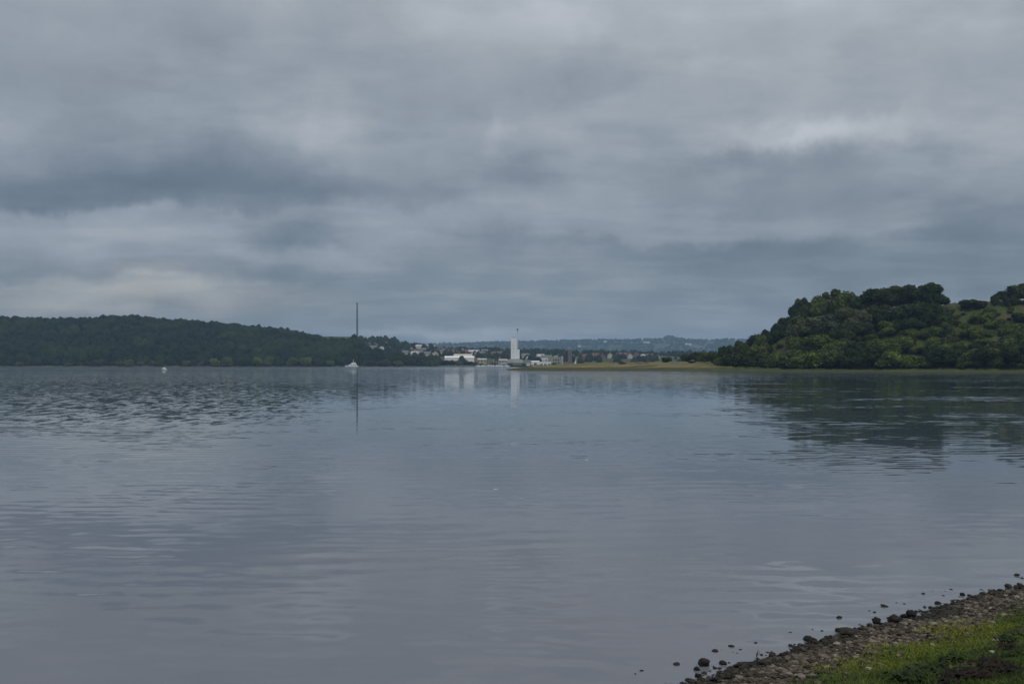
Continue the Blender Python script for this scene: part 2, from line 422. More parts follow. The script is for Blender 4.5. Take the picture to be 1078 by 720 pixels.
polar('valley_terrain', np.concatenate([np.linspace(-1500, 250, 30), np.linspace(255, 820, 130), np.linspace(830, 2600, 40)]),
      lambda p: np.concatenate([[1240, 1280, 1298], np.linspace(1302, 1960, 70), np.linspace(1990, 3000, 16)]), mid_h, mm, 'open valley slope behind the harbour town')
FC = dict(px=[-1500, 200, 430, 455, 480, 505, 520, 560, 585, 620, 660, 698, 705, 712, 730, 780, 850, 1000, 1300, 2600],
          py=[352, 354, 364, 363, 362.5, 361.5, 361, 360, 359, 358.5, 358.5, 357.5, 356, 357, 358.5, 358, 359, 358, 352, 345])
def far_h(px, Y):
    px = np.asarray(px, float); Y = np.asarray(Y, float)
    Yc = 5900.; Zc = EYE+Yc*(HY-np.interp(px, FC['px'], FC['py']))/F
    u = np.clip((Y-4300)/(Yc-4300), 0, 1)
    h = 5+(Zc-5)*(.6*u+.4*ss(u))+(fbm(px*.03, Y*.003, 4)-.5)*20*(1-u*.8)
    return np.maximum(h-np.maximum(0, Y-Yc)*.01, -1.8)
fm = terrain_mat('ridge_grass', (.025, .036, .016), (.05, .058, .026), (.05, .05, .03), .01, .006, patch=(.085, .085, .04))
polar('distant_ridge_terrain', np.concatenate([np.linspace(-900, 380, 40), np.linspace(390, 800, 140), np.linspace(810, 2000, 60)]),
      lambda p: np.concatenate([np.linspace(4200, 5960, 44), np.linspace(6050, 7200, 6)]), far_h, fm, 'distant blue ridge beyond the harbour town')

# --- far woods: merged lumpy crowns, one object of stuff each
LUMPS = []
for s_ in range(7):
    V, Fc = lump(2, .42, 2.3, 60+s_)
    V = V.copy(); V[:, 2] = np.where(V[:, 2] < -.3, -.3+(V[:, 2]+.3)*.3, V[:, 2])
    LUMPS.append((V, Fc))
LUMPS1 = []
for s_ in range(5):
    V, Fc = lump(1, .4, 1.7, 90+s_); LUMPS1.append((V, Fc))
def wood(name, pts, sizes, label, lib, mat, cards=0):
    VV, FF, TT = [], [], []; nv = 0
    for (x, y, z), (w, h) in zip(pts, sizes):
        V, Fc = lib[random.randrange(len(lib))]; a = random.uniform(0, 6.28); ca, sa = math.cos(a), math.sin(a)
        P = np.stack([(V[:, 0]*ca-V[:, 1]*sa)*w/2+x, (V[:, 0]*sa+V[:, 1]*ca)*w/2+y, (V[:, 2]+.35)*h/1.35+z], 1)
        VV.append(P); FF.append(Fc+nv); nv += len(P); tone = random.random(); TT.append(np.full(len(P), tone))
        if cards:
            d = rng.normal(size=(cards, 3)); d /= np.linalg.norm(d, axis=1)[:, None]; d[:, 2] = np.abs(d[:, 2])
            c = np.stack([d[:, 0]*w/2*1.03+x, d[:, 1]*w/2*1.03+y, (d[:, 2]*1.05+.35)*h/1.35+z], 1)
            e1 = rng.normal(size=(cards, 3))*.42; e2 = rng.normal(size=(cards, 3))*.42
            VV.append(np.stack([c-e1, c+e2, c+e1*.8-e2*.4], 1).reshape(-1, 3)); q = np.arange(cards)*3+nv
            FF.append(np.stack([q, q+1, q+2], 1)); nv += cards*3; TT.append(np.full(cards*3, tone))
    o = link(name, np_mesh(name, np.concatenate(VV), np.concatenate(FF), mat, False, {'tone': np.concatenate(TT)}))
    return tag(o, label, 'wood', None, 'stuff')
def wood_mat(name, a, b, c):
    m, t, bs = new_mat(name)
    at_ = t.n('ShaderNodeAttribute', attribute_name='tone').outputs['Fac']
    pos = t.n('ShaderNodeNewGeometry').outputs['Position']
    f = t.mrange(t.noise(pos, .25, 4, .6).outputs[0], .3, .7)
    col = t.mix(f, C4(a), C4(b)); big = t.mrange(t.noise(pos, .014, 4, .6).outputs[0], .46, .60)
    col = t.mix(t.m('MULTIPLY', t.m('ADD', t.m('MULTIPLY', t.m('POWER', at_, 2.0), .6), t.m('MULTIPLY', big, .55)), .85), col, C4(c))
    t.put(bs.inputs['Base Color'], col); bs.inputs['Roughness'].default_value = .9; bs.inputs['Specular IOR Level'].default_value = .02
    return m
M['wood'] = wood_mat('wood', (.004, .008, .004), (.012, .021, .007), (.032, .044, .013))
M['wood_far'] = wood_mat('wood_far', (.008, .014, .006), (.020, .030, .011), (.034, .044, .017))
pts, sizes = [], []
for k in range(5200):
    px = random.uniform(-330, 462)
    if px < -70 and random.random() < .55: continue
    s = float(np.interp(px, [-1500, 0, 340, 500], [1150, 1250, 1275, 1290])); d = float(np.interp(px, [-1500, 300, 350, 450], [320, 320, 230, 120]))
    t_ = random.uniform(14, d+50); Y = s+t_; z = float(left_h(px, Y))
    h = random.uniform(8, 13.5)*(.55+.45*min(1, t_/60)); w = h*random.uniform(.95, 1.5)
    pts.append(((px-CX)/F*Y, Y, z-.8)); sizes.append((w, h))
for px, top in ((108, 330.8), (112, 332), (137, 331.5), (228, 337.5), (273, 342), (373, 351), (312, 347.5)):
    s = float(np.interp(px, [-1500, 0, 340, 500], [1150, 1250, 1275, 1290])); d = float(np.interp(px, [-1500, 300, 350, 450], [320, 320, 230, 120]))
    Y = s+d; z = float(left_h(px, Y)); h = EYE+(HY-top)/F*Y-z; pts.append(((px-CX)/F*Y, Y, z-.5)); sizes.append((h*.9, h))
wood('hill_woodland', pts, sizes, 'dense dark woodland covering the long hill across the water', LUMPS, M['wood'], 40)
pts, sizes = [], []
for k in range(1500):
    px = random.uniform(320, 760); Y = random.uniform(1420, 2050); z = float(mid_h(px, Y))
    n = float(fbm(px*.05, Y*.012, 3))
    dens = np.interp(px, [320, 378, 381, 425, 450, 760], [.25, .25, 1, .95, .5, .42])
    if Y > 1860 and px > 378: dens = 1
    if 340 < px < 372 and Y > 1750: continue
    if n > dens*.75+.1 or (430 < px < 700 and Y < 1560 and random.random() < .6): continue
    h = random.uniform(6, 11); pts.append(((px-CX)/F*Y, Y, z-.6)); sizes.append((h*random.uniform(.8, 1.2), h))
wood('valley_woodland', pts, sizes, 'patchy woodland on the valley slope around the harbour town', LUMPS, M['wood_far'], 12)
pts, sizes = [], []
for k in range(3800):
    px = random.uniform(380, 860); Y = random.uniform(4600, 6000); z = float(far_h(px, Y))
    if fbm(px*.06, Y*.006, 3) > .60 and Y < 5700: continue
    h = random.uniform(10, 18); pts.append(((px-CX)/F*Y, Y, z-3)); sizes.append((h*random.uniform(1.0, 1.7), h))
for px, w, h in ((704, 50, 25), (708, 44, 20), (700, 38, 18)):
    Y = 5860; pts.append(((px-CX)/F*Y, Y, float(far_h(px, Y))-2)); sizes.append((w, h))
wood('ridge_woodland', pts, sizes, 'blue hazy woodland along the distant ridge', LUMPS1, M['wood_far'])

# shoreline bushes below the wooded hill
rows = []
for px, hp, wp, mt in ((20, 5, 10, 'leaf_mid'), (72, 4, 9, 'leaf_grey'), (104, 8, 11, 'leaf_dark'), (126, 6, 9, 'leaf_mid'), (136, 8, 13, 'leaf_mid'), (148, 6, 8, 'leaf_grey'), (168, 5, 12, 'leaf_dark'), (196, 7, 9, 'leaf_mid'), (211, 5, 8, 'leaf_grey'), (226, 9, 12, 'leaf_bright'),
                       (239, 11, 13, 'leaf_mid'), (257, 12, 15, 'leaf_dark'), (272, 11, 11, 'leaf_bright'), (283, 12, 12, 'leaf_mid'), (295, 8, 10, 'leaf_dark'), (307, 10, 14, 'leaf_mid'), (322, 11, 14, 'leaf_bright'), (336, 9, 11, 'leaf_dark'), (348, 7, 10, 'leaf_mid'), (390, 7, 10, 'leaf_dark'), (405, 8, 12, 'leaf_dark'), (420, 7, 11, 'leaf_mid')):
    s = float(np.interp(px, [-1500, 0, 340, 500], [1150, 1250, 1275, 1290])); Y = s+9
    p = Vector(((px-CX)/F*Y, Y, float(left_h(px, Y)))); w, h = wp*Y/F, hp*Y/F
    o = plant('bush', p, w, h, mt, group='bushes along the far shore'); rows.append((o, f'{CN[mt]} bush on the far shore below the woods', px))
label_rows(rows, '{0}, {1} from the left')

rows = []
for px, top, w, mt in ((433, 377, 11, 'leaf_dark'), (441, 378, 10, 'leaf_dark'), (448, 378.5, 10, 'leaf_dark'), (455, 379, 9, 'leaf_dark'), (462, 379, 9, 'leaf_dark'), (469, 378.5, 9, 'leaf_dark'), (476, 379, 9, 'leaf_dark'), (483, 379, 9, 'leaf_mid'), (489, 379.2, 8, 'leaf_dark'), (495, 380, 8, 'leaf_dark'), (501, 381, 7, 'leaf_mid'),
                       (507, 382, 6, 'leaf_mid'), (520, 381.5, 6, 'leaf_dark'), (537, 382, 5, 'leaf_mid'), (552, 382, 6, 'leaf_mid'), (583, 383, 5, 'leaf_dark'), (438, 381, 9, 'leaf_mid'), (452, 381.5, 9, 'leaf_mid'), (466, 382, 9, 'leaf_dark')):
    Y = random.uniform(1318, 1345); gz = float(mid_h(px, Y)); h = max(3, EYE+(HY-top)/F*Y-gz)
    o = plant('bush', ((px-CX)/F*Y, Y, gz), w*1.25*Y/F, h, mt, group='bushes along the harbour'); rows.append((o, f'{CN[mt]} bush on the harbour shore', px))
label_rows(rows, '{0}, {1} from the left')
# ------------------------------------------------------------------ town
M['white_wall'] = plain('white_wall', (.74, .74, .72)); M['cream_wall'] = plain('cream_wall', (.48, .44, .36)); M['brick_wall'] = plain('brick_wall', (.17, .11, .088))
M['yellow_wall'] = plain('yellow_wall', (.42, .35, .2)); M['red_roof'] = plain('red_roof', (.13, .078, .062), .8, .3, .8); M['grey_roof'] = plain('grey_roof', (.14, .145, .15), .8, .25, .8)
M['brown_roof'] = plain('brown_roof', (.12, .075, .06), .8, .25, .8); M['pale_roof'] = plain('pale_roof', (.42, .42, .42), .7, .15, .5)
M['glass'] = plain('window_glass', (.03, .04, .05), .15, .3, 1, .6); M['door'] = plain('door_paint', (.12, .08, .05), .5)
M['concrete'] = plain('concrete', (.40, .40, .39), .85, .12, .2); M['pale_metal'] = plain('pale_metal', (.76, .78, .80), .5, .05, .3); M['dark_metal'] = plain('dark_metal', (.09, .095, .10), .5, .2, .5)
M['olive_wall'] = plain('olive_wall', (.26, .26, .20), .85, .15, .3); M['gel_white'] = plain('gelcoat_white', (.80, .80, .79), .3, .04, 2, .5); M['rust'] = plain('rust_steel', (.13, .07, .05), .8, .4, .8)
M['brick_red'] = plain('brick_red', (.16, .09, .075), .85, .2, .4); M['hull_dark'] = plain('hull_dark', (.035, .038, .045), .5, .3, .5); M['sail'] = plain('sail_cloth', (.78, .77, .73), .8, .05, 1)

def gable(name, w, d, h, rh, wall, roof):
    """meshes of one house, ridge along x, front towards -y"""
    bm = bmesh.new()
    poly = [(-d/2, -2), (d/2, -2), (d/2, h), (0, h+rh), (-d/2, h)]
    a = [bm.verts.new((-w/2, y, z)) for y, z in poly]; b = [bm.verts.new((w/2, y, z)) for y, z in poly]
    bm.faces.new(a); bm.faces.new(b[::-1])
    for i in range(5): bm.faces.new((a[i], b[i], b[(i+1) % 5], a[(i+1) % 5]))
    W = bm_mesh('wall', bm, M[wall])
    bm = bmesh.new(); o = .5; th = .28; sl = rh/(d/2)
    for s in (-1, 1):
        pr = [(s*(d/2+o), h-o*sl+.06), (0, h+rh+.06), (0, h+rh+.06+th), (s*(d/2+o), h-o*sl+.06+th)]
        a = [bm.verts.new((-w/2-o, y+s*.004, z)) for y, z in pr]; b = [bm.verts.new((w/2+o, y+s*.004, z)) for y, z in pr]
        bm.faces.new(a); bm.faces.new(b[::-1])
        for i in range(4): bm.faces.new((a[i], b[i], b[(i+1) % 4], a[(i+1) % 4]))
    R = bm_mesh('roof', bm, M[roof])
    bm = bmesh.new(); add_box(bm, w*.2, w*.2+.9, -.4, .5, h+rh*.5, h+rh+1.3); CH = bm_mesh('chimney', bm, M['brick_wall'])
    wins = []
    for x in (-w*.34, -w*.12, w*.12, w*.34):
        bm = bmesh.new(); add_box(bm, x-.65, x+.65, -d/2-.06, -d/2+.02, 1.0, 2.4); wins.append(bm_mesh('window', bm, M['glass']))
    bm = bmesh.new(); add_box(bm, -.55, .55, -d/2-.06, -d/2+.02, 0, 2.1); D_ = bm_mesh('door', bm, M['door'])
    return dict(W=W, R=R, C=CH, win=wins, D=D_)
HT = {}
def house(loc, rz, w, d, h, rh, wall, roof, group):
    k = (w, d, h, rh, wall, roof)
    if k not in HT: HT[k] = gable('house', *k)
    g = HT[k]; e = empty('house', loc, rz); e['category'] = 'house'; e['group'] = group
    link('wall', g['W'], e); r = link('roof', g['R'], e); link('chimney', g['C'], r); link('door', g['D'], e)
    for m_ in g['win']: link('window', m_, e)
    return e
WN = {'white_wall': 'white', 'cream_wall': 'cream', 'brick_wall': 'brick', 'yellow_wall': 'yellow'}
RN = {'red_roof': 'red', 'grey_roof': 'grey', 'brown_roof': 'brown', 'pale_roof': 'pale'}
rows = []
def put_house(px, py, wall, roof, where, big=0, rz=None, group='houses of the harbour town'):
    Ys = np.linspace(1330, 2000, 200); z = mid_h(np.full(200, float(px)), Ys); y = HY-(z-EYE)/Ys*F
    i = int(np.argmax(y <= py)) if (y <= py).any() else 199
    Y = Ys[i]; sz = [(9, 7, 3.2, 3.2), (12, 8, 5.5, 3.4), (18, 9, 6, 3.2)][big]
    e = house(((px-CX)/F*Y, Y, float(z[i])), random.choice((-.5, -.2, 0, .25, .6, 1.57)) if rz is None else rz, *sz, wall, roof, group)
    rows.append((e, f'{"long " if big == 2 else ""}{WN[wall]} house with {RN[roof]} roof {where}', px))
W_, C_, K_, Y_ = 'white_wall', 'cream_wall', 'brick_wall', 'yellow_wall'
r_, g_, b_, p_ = 'red_roof', 'grey_roof', 'brown_roof', 'pale_roof'
a = 'above the dark shore trees'
for q in ((388, 371, W_, p_, 0), (393, 369.5, W_, g_, 1), (402, 371, W_, p_, 2), (408, 369, C_, g_, 0), (417, 369, K_, b_, 0)): put_house(q[0], q[1], q[2], q[3], a, q[4])
a = 'on the slope over the harbour'
for q in ((424, 372, K_, b_, 0), (428, 375, C_, g_, 1), (433, 370, W_, g_, 0), (436, 373.5, K_, r_, 1), (439, 376, W_, p_, 2), (441, 368, W_, p_, 1), (445, 372, K_, g_, 1), (447, 376.5, C_, g_, 2),
          (449, 366.8, W_, g_, 2), (451, 370, K_, b_, 0), (455, 367, W_, p_, 1), (455, 373, W_, g_, 0), (458, 376.5, C_, p_, 2), (461, 371, K_, r_, 1), (464, 374, C_, g_, 1), (466, 370, K_, b_, 0)): put_house(q[0], q[1], q[2], q[3], a, q[4])
a = 'behind the long white hall'
for q in ((475, 373, C_, r_, 1), (481, 374, K_, r_, 2), (487, 372, C_, p_, 1), (492, 373.5, K_, r_, 1), (499, 374, C_, p_, 2), (505, 376, Y_, g_, 2), (510, 373, C_, g_, 1), (515, 376, W_, g_, 0), (520, 374, C_, b_, 0), (526, 375.5, K_, b_, 1)): put_house(q[0], q[1], q[2], q[3], a, q[4])
a = 'beyond the yellow grass spit'
for q in ((553, 378, C_, g_, 1), (557, 380, W_, p_, 0), (569, 379, C_, p_, 1), (574, 380, W_, g_, 1), (598, 378, K_, b_, 1), (612, 378, K_, r_, 1), (619, 379, K_, r_, 2), (627, 377.5, K_, b_, 1), (634, 378.5, K_, r_, 2), (642, 377, C_, r_, 1), (648, 378, W_, g_, 0), (655, 377, K_, r_, 2), (663, 377.5, C_, g_, 1),
          (670, 376.5, K_, b_, 1), (677, 377, W_, p_, 0), (684, 378, K_, r_, 1), (692, 377.5, C_, g_, 0)): put_house(q[0], q[1], q[2], q[3], a, q[4])
# white farms on the ridge
for px, Y in ((637, 5500), (679, 5400), (682.5, 5390), (723, 5300), (726.5, 5290), (610, 5200), (531, 5000)):
    e = house(((px-CX)/F*Y, Y, float(far_h(px, Y))+13), 0.1, 15, 9, 5, 4, W_, g_, 'white farmhouses on the distant ridge'); rows.append((e, 'white farmhouse high on the distant ridge', px))
label_rows(rows, '{0}, {1} from the left')

# tall brick chimney on the hill
Y = 1700; p = at(376, 352, Y); zt = at(376, 319, Y).z; gz = float(mid_h(376, Y))-1
e = tag(empty('factory_chimney', (p.x, Y, gz)), 'tall thin dark factory chimney rising from the wooded hill', 'chimney'); H = zt-gz
bm = bmesh.new(); add_tube(bm, [(0, 0, H*.12+(H*.88-2.2)*k/8) for k in range(9)], [1.65-.45*k/8 for k in range(9)], 20); link('shaft', bm_mesh('shaft', bm, plain('chimney_brick', (.15, .145, .145), .9, .2, .3), True), e)
bm = bmesh.new(); add_tube(bm, [(0, 0, -3), (0, 0, H*.12+.01)], [2.2, 1.9], 20); link('base', bm_mesh('base', bm, M['white_wall']), e)
bm = bmesh.new(); add_tube(bm, [(0, 0, H-2.21), (0, 0, H-1.6), (0, 0, H-1.5), (0, 0, H)], [1.22, 1.5, 1.5, 1.45], 20); link('rim', bm_mesh('rim', bm, M['dark_metal']), e)
bm = bmesh.new()
for k in range(int(H*.8/.6)): add_box(bm, -.25, .25, -2.1, -2.0, H*.13+k*.6, H*.13+k*.6+.05)
for x in (-.27, .27): add_box(bm, x-.03, x+.03, -2.12, -1.98, H*.12, H-3)
link('ladder', bm_mesh('ladder', bm, M['dark_metal']), e)

# white silo tower with exhaust stack
Y = 1470; S = Y/F; gz = float(mid_h(542, Y))
c = at(541, 377, Y); e = tag(empty('silo_tower', (c.x, Y, gz)), 'tall white silo tower with a grey stack standing in the harbour', 'tower')
top = at(541, 356.3, Y).z-gz; zb = at(541, 377.2, Y).z-gz
link('tower_block', box_mesh('tower_block', (-3.2*S, 3.2*S, -5, 5, -2, top), M['pale_metal'], .15), e)
bm = bmesh.new()
for k in range(7): add_box(bm, -3.2*S+k*1.06*S-.06, -3.2*S+k*1.06*S+.06, -5.12, -4.99, zb, top-.3)
link('cladding_rib', bm_mesh('cladding_rib', bm, M['white_wall']), e)
link('head_house', box_mesh('head_house', (-.9*S, .9*S, -2.5, 2.5, top+.01, top+1.5*S), M['concrete'], .1), e)
link('annex', box_mesh('annex', (3.21*S, 6.0*S, -4.4, 4.4, -2, at(541, 367.8, Y).z-gz), M['pale_metal'], .15), e)
bm = bmesh.new(); add_tube(bm, [(3.9*S, 6.3, -2), (3.9*S, 6.3, at(541, 347.5, Y).z-gz)], [1.1, 1.0], 14); st = link('exhaust_stack', bm_mesh('exhaust_stack', bm, M['concrete'], True), e)
bm = bmesh.new(); add_tube(bm, [(3.9*S, 6.3, at(541, 347.5, Y).z-gz+.01), (3.9*S, 6.3, at(541, 346, Y).z-gz)], [1.3, 1.3], 14); link('cap', bm_mesh('cap', bm, M['dark_metal'], True), st)
bm = bmesh.new(); add_prism(bm, [(-7*S, -2), (9*S, -2), (9*S, zb-2.2), (6*S, zb-.6), (-4*S, zb-.8), (-7*S, zb-2.4)], -12, -5.2); link('loading_shed', bm_mesh('loading_shed', bm, M['concrete']), e)
for k in range(4): link('window', box_mesh('window', (-1.0*S, -.3*S, -5.2, -5.13, zb+3+k*5, zb+4.0+k*5), M['concrete']), e)

# long white hall
def hall(name, px0, px1, ytop, ybot, Y, wall, roof, label, nwin=0, curved=False, cat='hall', depth=16, door=0):
    w = (px1-px0)/F*Y; gz = float(mid_h((px0+px1)/2, Y)); zb = min(gz, at(0, ybot, Y).z); h = at(0, ytop, Y).z-gz
    e = tag(empty(name, (((px0+px1)/2-CX)/F*Y, Y, gz)), label, cat)
    hw = h*.74
    link('wall', box_mesh('wall', (-w/2, w/2, -depth/2, depth/2, zb-gz-3, hw), M[wall]), e)
    bm = bmesh.new()
    if curved: prof = [(-depth/2-.4, hw+.01)]+[((depth/2+.4)*math.cos(PI*k/10)*-1, hw+.02+(h-hw)*math.sin(PI*k/10)) for k in range(1, 10)]+[(depth/2+.4, hw+.01)]
    else: prof = [(-depth/2-.4, hw+.01), (-depth/2-.4, hw+.3), (0, h), (depth/2+.4, hw+.3), (depth/2+.4, hw+.01)]
    a = [bm.verts.new((-w/2-.4, y, z)) for y, z in prof]; b = [bm.verts.new((w/2+.4, y, z)) for y, z in prof]; n = len(prof)
    bm.faces.new(a); bm.faces.new(b[::-1])
    for i in range(n): bm.faces.new((a[i], b[i], b[(i+1) % n], a[(i+1) % n]))
    link('roof', bm_mesh('roof', bm, M[roof]), e)
    for k in range(nwin):
        x = -w/2+w*(k+.5)/nwin; link('window', box_mesh('window', (x-w/nwin*.3, x+w/nwin*.3, -depth/2-.1, -depth/2+.02, hw*.45, hw*.75), M['glass']), e)
    for k in range(door):
        x = -w/2+w*(k+.5)/door; link('door', box_mesh('door', (x-1.8, x+1.8, -depth/2-.1, -depth/2+.02, -.5, hw*.62), M['dark_metal']), e)
    return e
hall('warehouse', 468.5, 499, 374.8, 379.5, 1440, 'white_wall', 'gel_white', 'long low bright white hall above the harbour trees', 0, door=2)
hall('warehouse', 478, 497, 372.6, 376, 1475, 'brick_red', 'cream_wall', 'red brick hall with pale roof standing behind the long white hall', 6)
hall('boat_shed', 559.5, 567.5, 379.8, 384.5, 1370, 'white_wall', 'gel_white', 'white shed with rounded roof beside the tip of the spit', 0, True, 'shed', 10, 1)
hall('boat_shed', 567.8, 580, 381.2, 385.2, 1340, 'gel_white', 'gel_white', 'low wide white shed behind the green tip of the spit', 0, False, 'shed', 10, 3)
hall('warehouse', 503, 512, 377.2, 381, 1400, 'yellow_wall', 'pale_roof', 'small yellowish hall on the quay right of the long white hall', 3)
hall('warehouse', 525, 534, 378.0, 381.5, 1400, 'concrete', 'pale_roof', 'grey quay hall left of the white silo tower', 3)
hall('warehouse', 550.5, 559, 379.2, 382.5, 1400, 'concrete', 'grey_roof', 'grey quay hall right of the white silo tower', 3)
# grain plant: boxy olive building with pale column
Y = 1360; S = Y/F; gz = float(mid_h(585, Y)); e = tag(empty('grain_plant', ((585-CX)/F*Y, Y, gz)), 'boxy olive grey mill building with a pale column behind the spit', 'mill')
zz = lambda py: at(0, py, Y).z-gz
link('main_block', box_mesh('main_block', (-4*S, 5.2*S, -6, 6, -2, zz(375.8)), M['olive_wall']), e)
link('side_block', box_mesh('side_block', (-8*S, -4.01*S, -5, 5, -2, zz(373.6)), M['olive_wall']), e)
link('roof_plant', box_mesh('roof_plant', (-2*S, 2*S, -3, 3, zz(375.8)+.01, zz(374.4)), M['concrete']), e)
link('silo_column', box_mesh('silo_column', (5.8*S, 7.6*S, -4, 4, -2, zz(374.8)), M['pale_roof'], .3), e)
for k in range(3): 
    for j in range(2): link('window', box_mesh('window', ((-3+k*2.6)*S, (-1.6+k*2.6)*S, -6.1, -5.99, zz(383-3.2*j), zz(381.4-3.2*j)), M['glass']), e)
Y = 1420; gz = float(mid_h(600, Y)); e = tag(empty('brick_tower', ((600-CX)/F*Y, Y, gz)), 'narrow brown brick tower rising behind the low brick houses', 'tower')
bm = bmesh.new(); add_box(bm, -2.6, 2.6, -2.6, 2.6, -2, at(0, 369, Y).z-gz); link('shaft', bm_mesh('shaft', bm, plain('brown_brick', (.15, .118, .10))), e)
bm = bmesh.new(); zt = at(0, 369, Y).z-gz; b4 = [bm.verts.new(v) for v in ((-2.9, -2.9, zt+.01), (2.9, -2.9, zt+.01), (2.9, 2.9, zt+.01), (-2.9, 2.9, zt+.01))]; tp = bm.verts.new((0, 0, at(0, 366.8, Y).z-gz))
bm.faces.new(b4[::-1])
for i in range(4): bm.faces.new((b4[i], b4[(i+1) % 4], tp))
link('roof', bm_mesh('roof', bm, M['brown_roof']), e)
for k in range(3): link('window', box_mesh('window', (-.5, .5, -2.7, -2.59, 6+k*4, 7.8+k*4), M['glass']), e)

# ------------------------------------------------------------------ boats
def hull_mesh(L, Bm, Hh, mat, draft=.4, rake=.12, stern=.8):
    bm = bmesh.new(); n = 14; secs = []
    for i in range(n+1):
        t = i/n; x = -L/2+L*t
        hb = Bm/2*(stern+(1-stern)*min(1, t/.35))*(1 if t < .5 else max(.02, math.cos((t-.5)*PI))**.75)
        sheer = Hh*(1+.22*t*t); keel = -draft*(1-max(0, (t-.7)/.3)**2)
        xo = x+rake*L*max(0, t-.6)*1.2
        secs.append([bm.verts.new(q) for q in ((xo, -hb, sheer), (x+.4*(xo-x), -hb*.86, sheer*.35), (x, 0, keel), (x+.4*(xo-x), hb*.86, sheer*.35), (xo, hb, sheer))])
    for s0, s1 in zip(secs, secs[1:]):
        for k in range(4): bm.faces.new((s0[k], s0[k+1], s1[k+1], s1[k]))
        bm.faces.new((s0[0], s1[0], s1[4], s0[4]))
    bm.faces.new(secs[0]); bm.faces.new(secs[-1][::-1])
    return bm_mesh('hull', bm, M[mat])
def motor_cruiser(px, py, L, label, rz):
    D = EYE*F/(py-HY); e = tag(empty('motor_cruiser', ((px-CX)/F*D, D, 0), rz), label, 'boat')
    link('hull', hull_mesh(L, L*.32, 1.7, 'gel_white', .6), e)
    bm = bmesh.new(); add_prism(bm, [(-L*.38, 1.71), (L*.27, 1.9), (L*.14, 3.6), (-L*.36, 3.6)], -L*.12, L*.12); cab = link('cabin', bm_mesh('cabin', bm, M['gel_white']), e)
    for s in (-1, 1):
        y = s*L*.12
        for k in range(3): link('window', box_mesh('window', (-L*.32+k*L*.16, -L*.20+k*L*.16, min(y, y+s*.05)-.01, max(y, y+s*.05)+.01, 2.5, 3.2), M['glass']), cab)
    bm = bmesh.new(); add_prism(bm, [(-L*.30, 3.61), (L*.07, 3.61), (L*.02, 5.0), (-L*.29, 4.9)], -L*.10, L*.10); fb = link('flybridge', bm_mesh('flybridge', bm, M['gel_white']), e)
    link('canopy', box_mesh('canopy', (-L*.28, -L*.02, -L*.1, L*.1, 5.9, 6.05), M['gel_white']), fb)
    bm = bmesh.new(); add_tube(bm, [(-L*.1, 0, 4.9), (-L*.13, 0, 8.6)], [.16, .09], 8); add_box(bm, -L*.13-.1, -L*.13+.1, -1, 1, 7.6, 7.75); link('mast', bm_mesh('mast', bm, M['gel_white']), e)
    bm = bmesh.new()
    for s in (-1, 1):
        add_tube(bm, [(L*.1, s*L*.13, 2.9), (L*.34, s*L*.09, 3.0), (L*.55, 0, 3.1)], .04, 6)
        for x, w in ((L*.1, .13), (L*.25, .11), (L*.4, .06)): add_tube(bm, [(x, s*L*w, 1.8), (x, s*L*w, 2.95)], .035, 6)
    link('railing', bm_mesh('railing', bm, M['pale_metal']), e)
    return e
motor_cruiser(370.5, 386.8, 13.5, 'white motor cruiser with flybridge and mast off the wooded shore', PI+.25)
# small motor boat with its bow up
D = EYE*F/(389.6-HY); e = tag(empty('motorboat', ((173-CX)/F*D, D, .05), 2.7), 'tiny white motorboat alone on the water before the wooded hill', 'boat'); e.rotation_euler = (0, -.10, 2.7)
link('hull', hull_mesh(3.8, 1.5, .65, 'gel_white', .25), e)
bm = bmesh.new(); add_prism(bm, [(-.2, .66), (1.0, .75), (.55, 1.35), (-.2, 1.4)], -.5, .5); link('cuddy', bm_mesh('cuddy', bm, M['gel_white']), e)
link('outboard_motor', box_mesh('outboard_motor', (-2.15, -1.85, -.18, .18, -.1, 1.0), M['dark_metal'], .05), e)
# moored yachts at the quay
rows = []
def yacht(px, D, L, mast, rz, hullc, label, sail=False):
    e = tag(empty('sailing_yacht', ((px-CX)/F*D, D, 0), rz), label, 'sailboat')
    link('hull', hull_mesh(L, L*.3, .95, hullc, .5, .15, .7), e)
    bm = bmesh.new(); add_prism(bm, [(-L*.2, .96), (L*.25, 1.05), (L*.18, 1.5), (-L*.18, 1.6)], -L*.09, L*.09); link('cabin', bm_mesh('cabin', bm, M['gel_white']), e)
    bm = bmesh.new(); add_tube(bm, [(L*.08, 0, 1.0), (L*.08, 0, mast)], [.11, .06], 8); link('mast', bm_mesh('mast', bm, M['pale_metal']), e)
    bm = bmesh.new(); add_tube(bm, [(L*.07, 0, 2.0), (-L*.34, 0, 2.1)], .11 if sail else .2, 8); link('boom', bm_mesh('boom', bm, M['sail']), e)
    if sail:
        bm = bmesh.new(); A = [(L*.06, 2.15), (-L*.34, 2.25), (-L*.2, mast*.55), (L*.06, mast*.98)]
        add_prism(bm, A, -.03, .03); link('sail', bm_mesh('sail', bm, M['sail']), e)
    return e
for q in ((504, 1265, 8, 9, .3, 'white yacht moored by the trees at the harbour end'), (509, 1275, 9, 11, -.2, 'white yacht moored under the small yellowish hall'), (514.5, 1262, 9, 8, 2.9, 'white yacht with short mast moored mid harbour'),
          (519, 1278, 8, 10, .1, 'slim white yacht moored behind its neighbours at the quay'), (523, 1266, 10, 11, 3.0, 'largest white yacht in the moored row'), (528, 1275, 8.5, 9.5, .4, 'white yacht moored nearest the grey quay hall'), (533, 1268, 8, 9, 2.8, 'white yacht moored just beside the dark barge')):
    yacht(q[0], q[1], q[2], q[3], q[4], 'gel_white', q[5])['group'] = 'yachts moored in the harbour'
yacht(606, 900, 7, 8.6, .9, 'gel_white', 'sailing boat with raised white sail behind the spit', True)
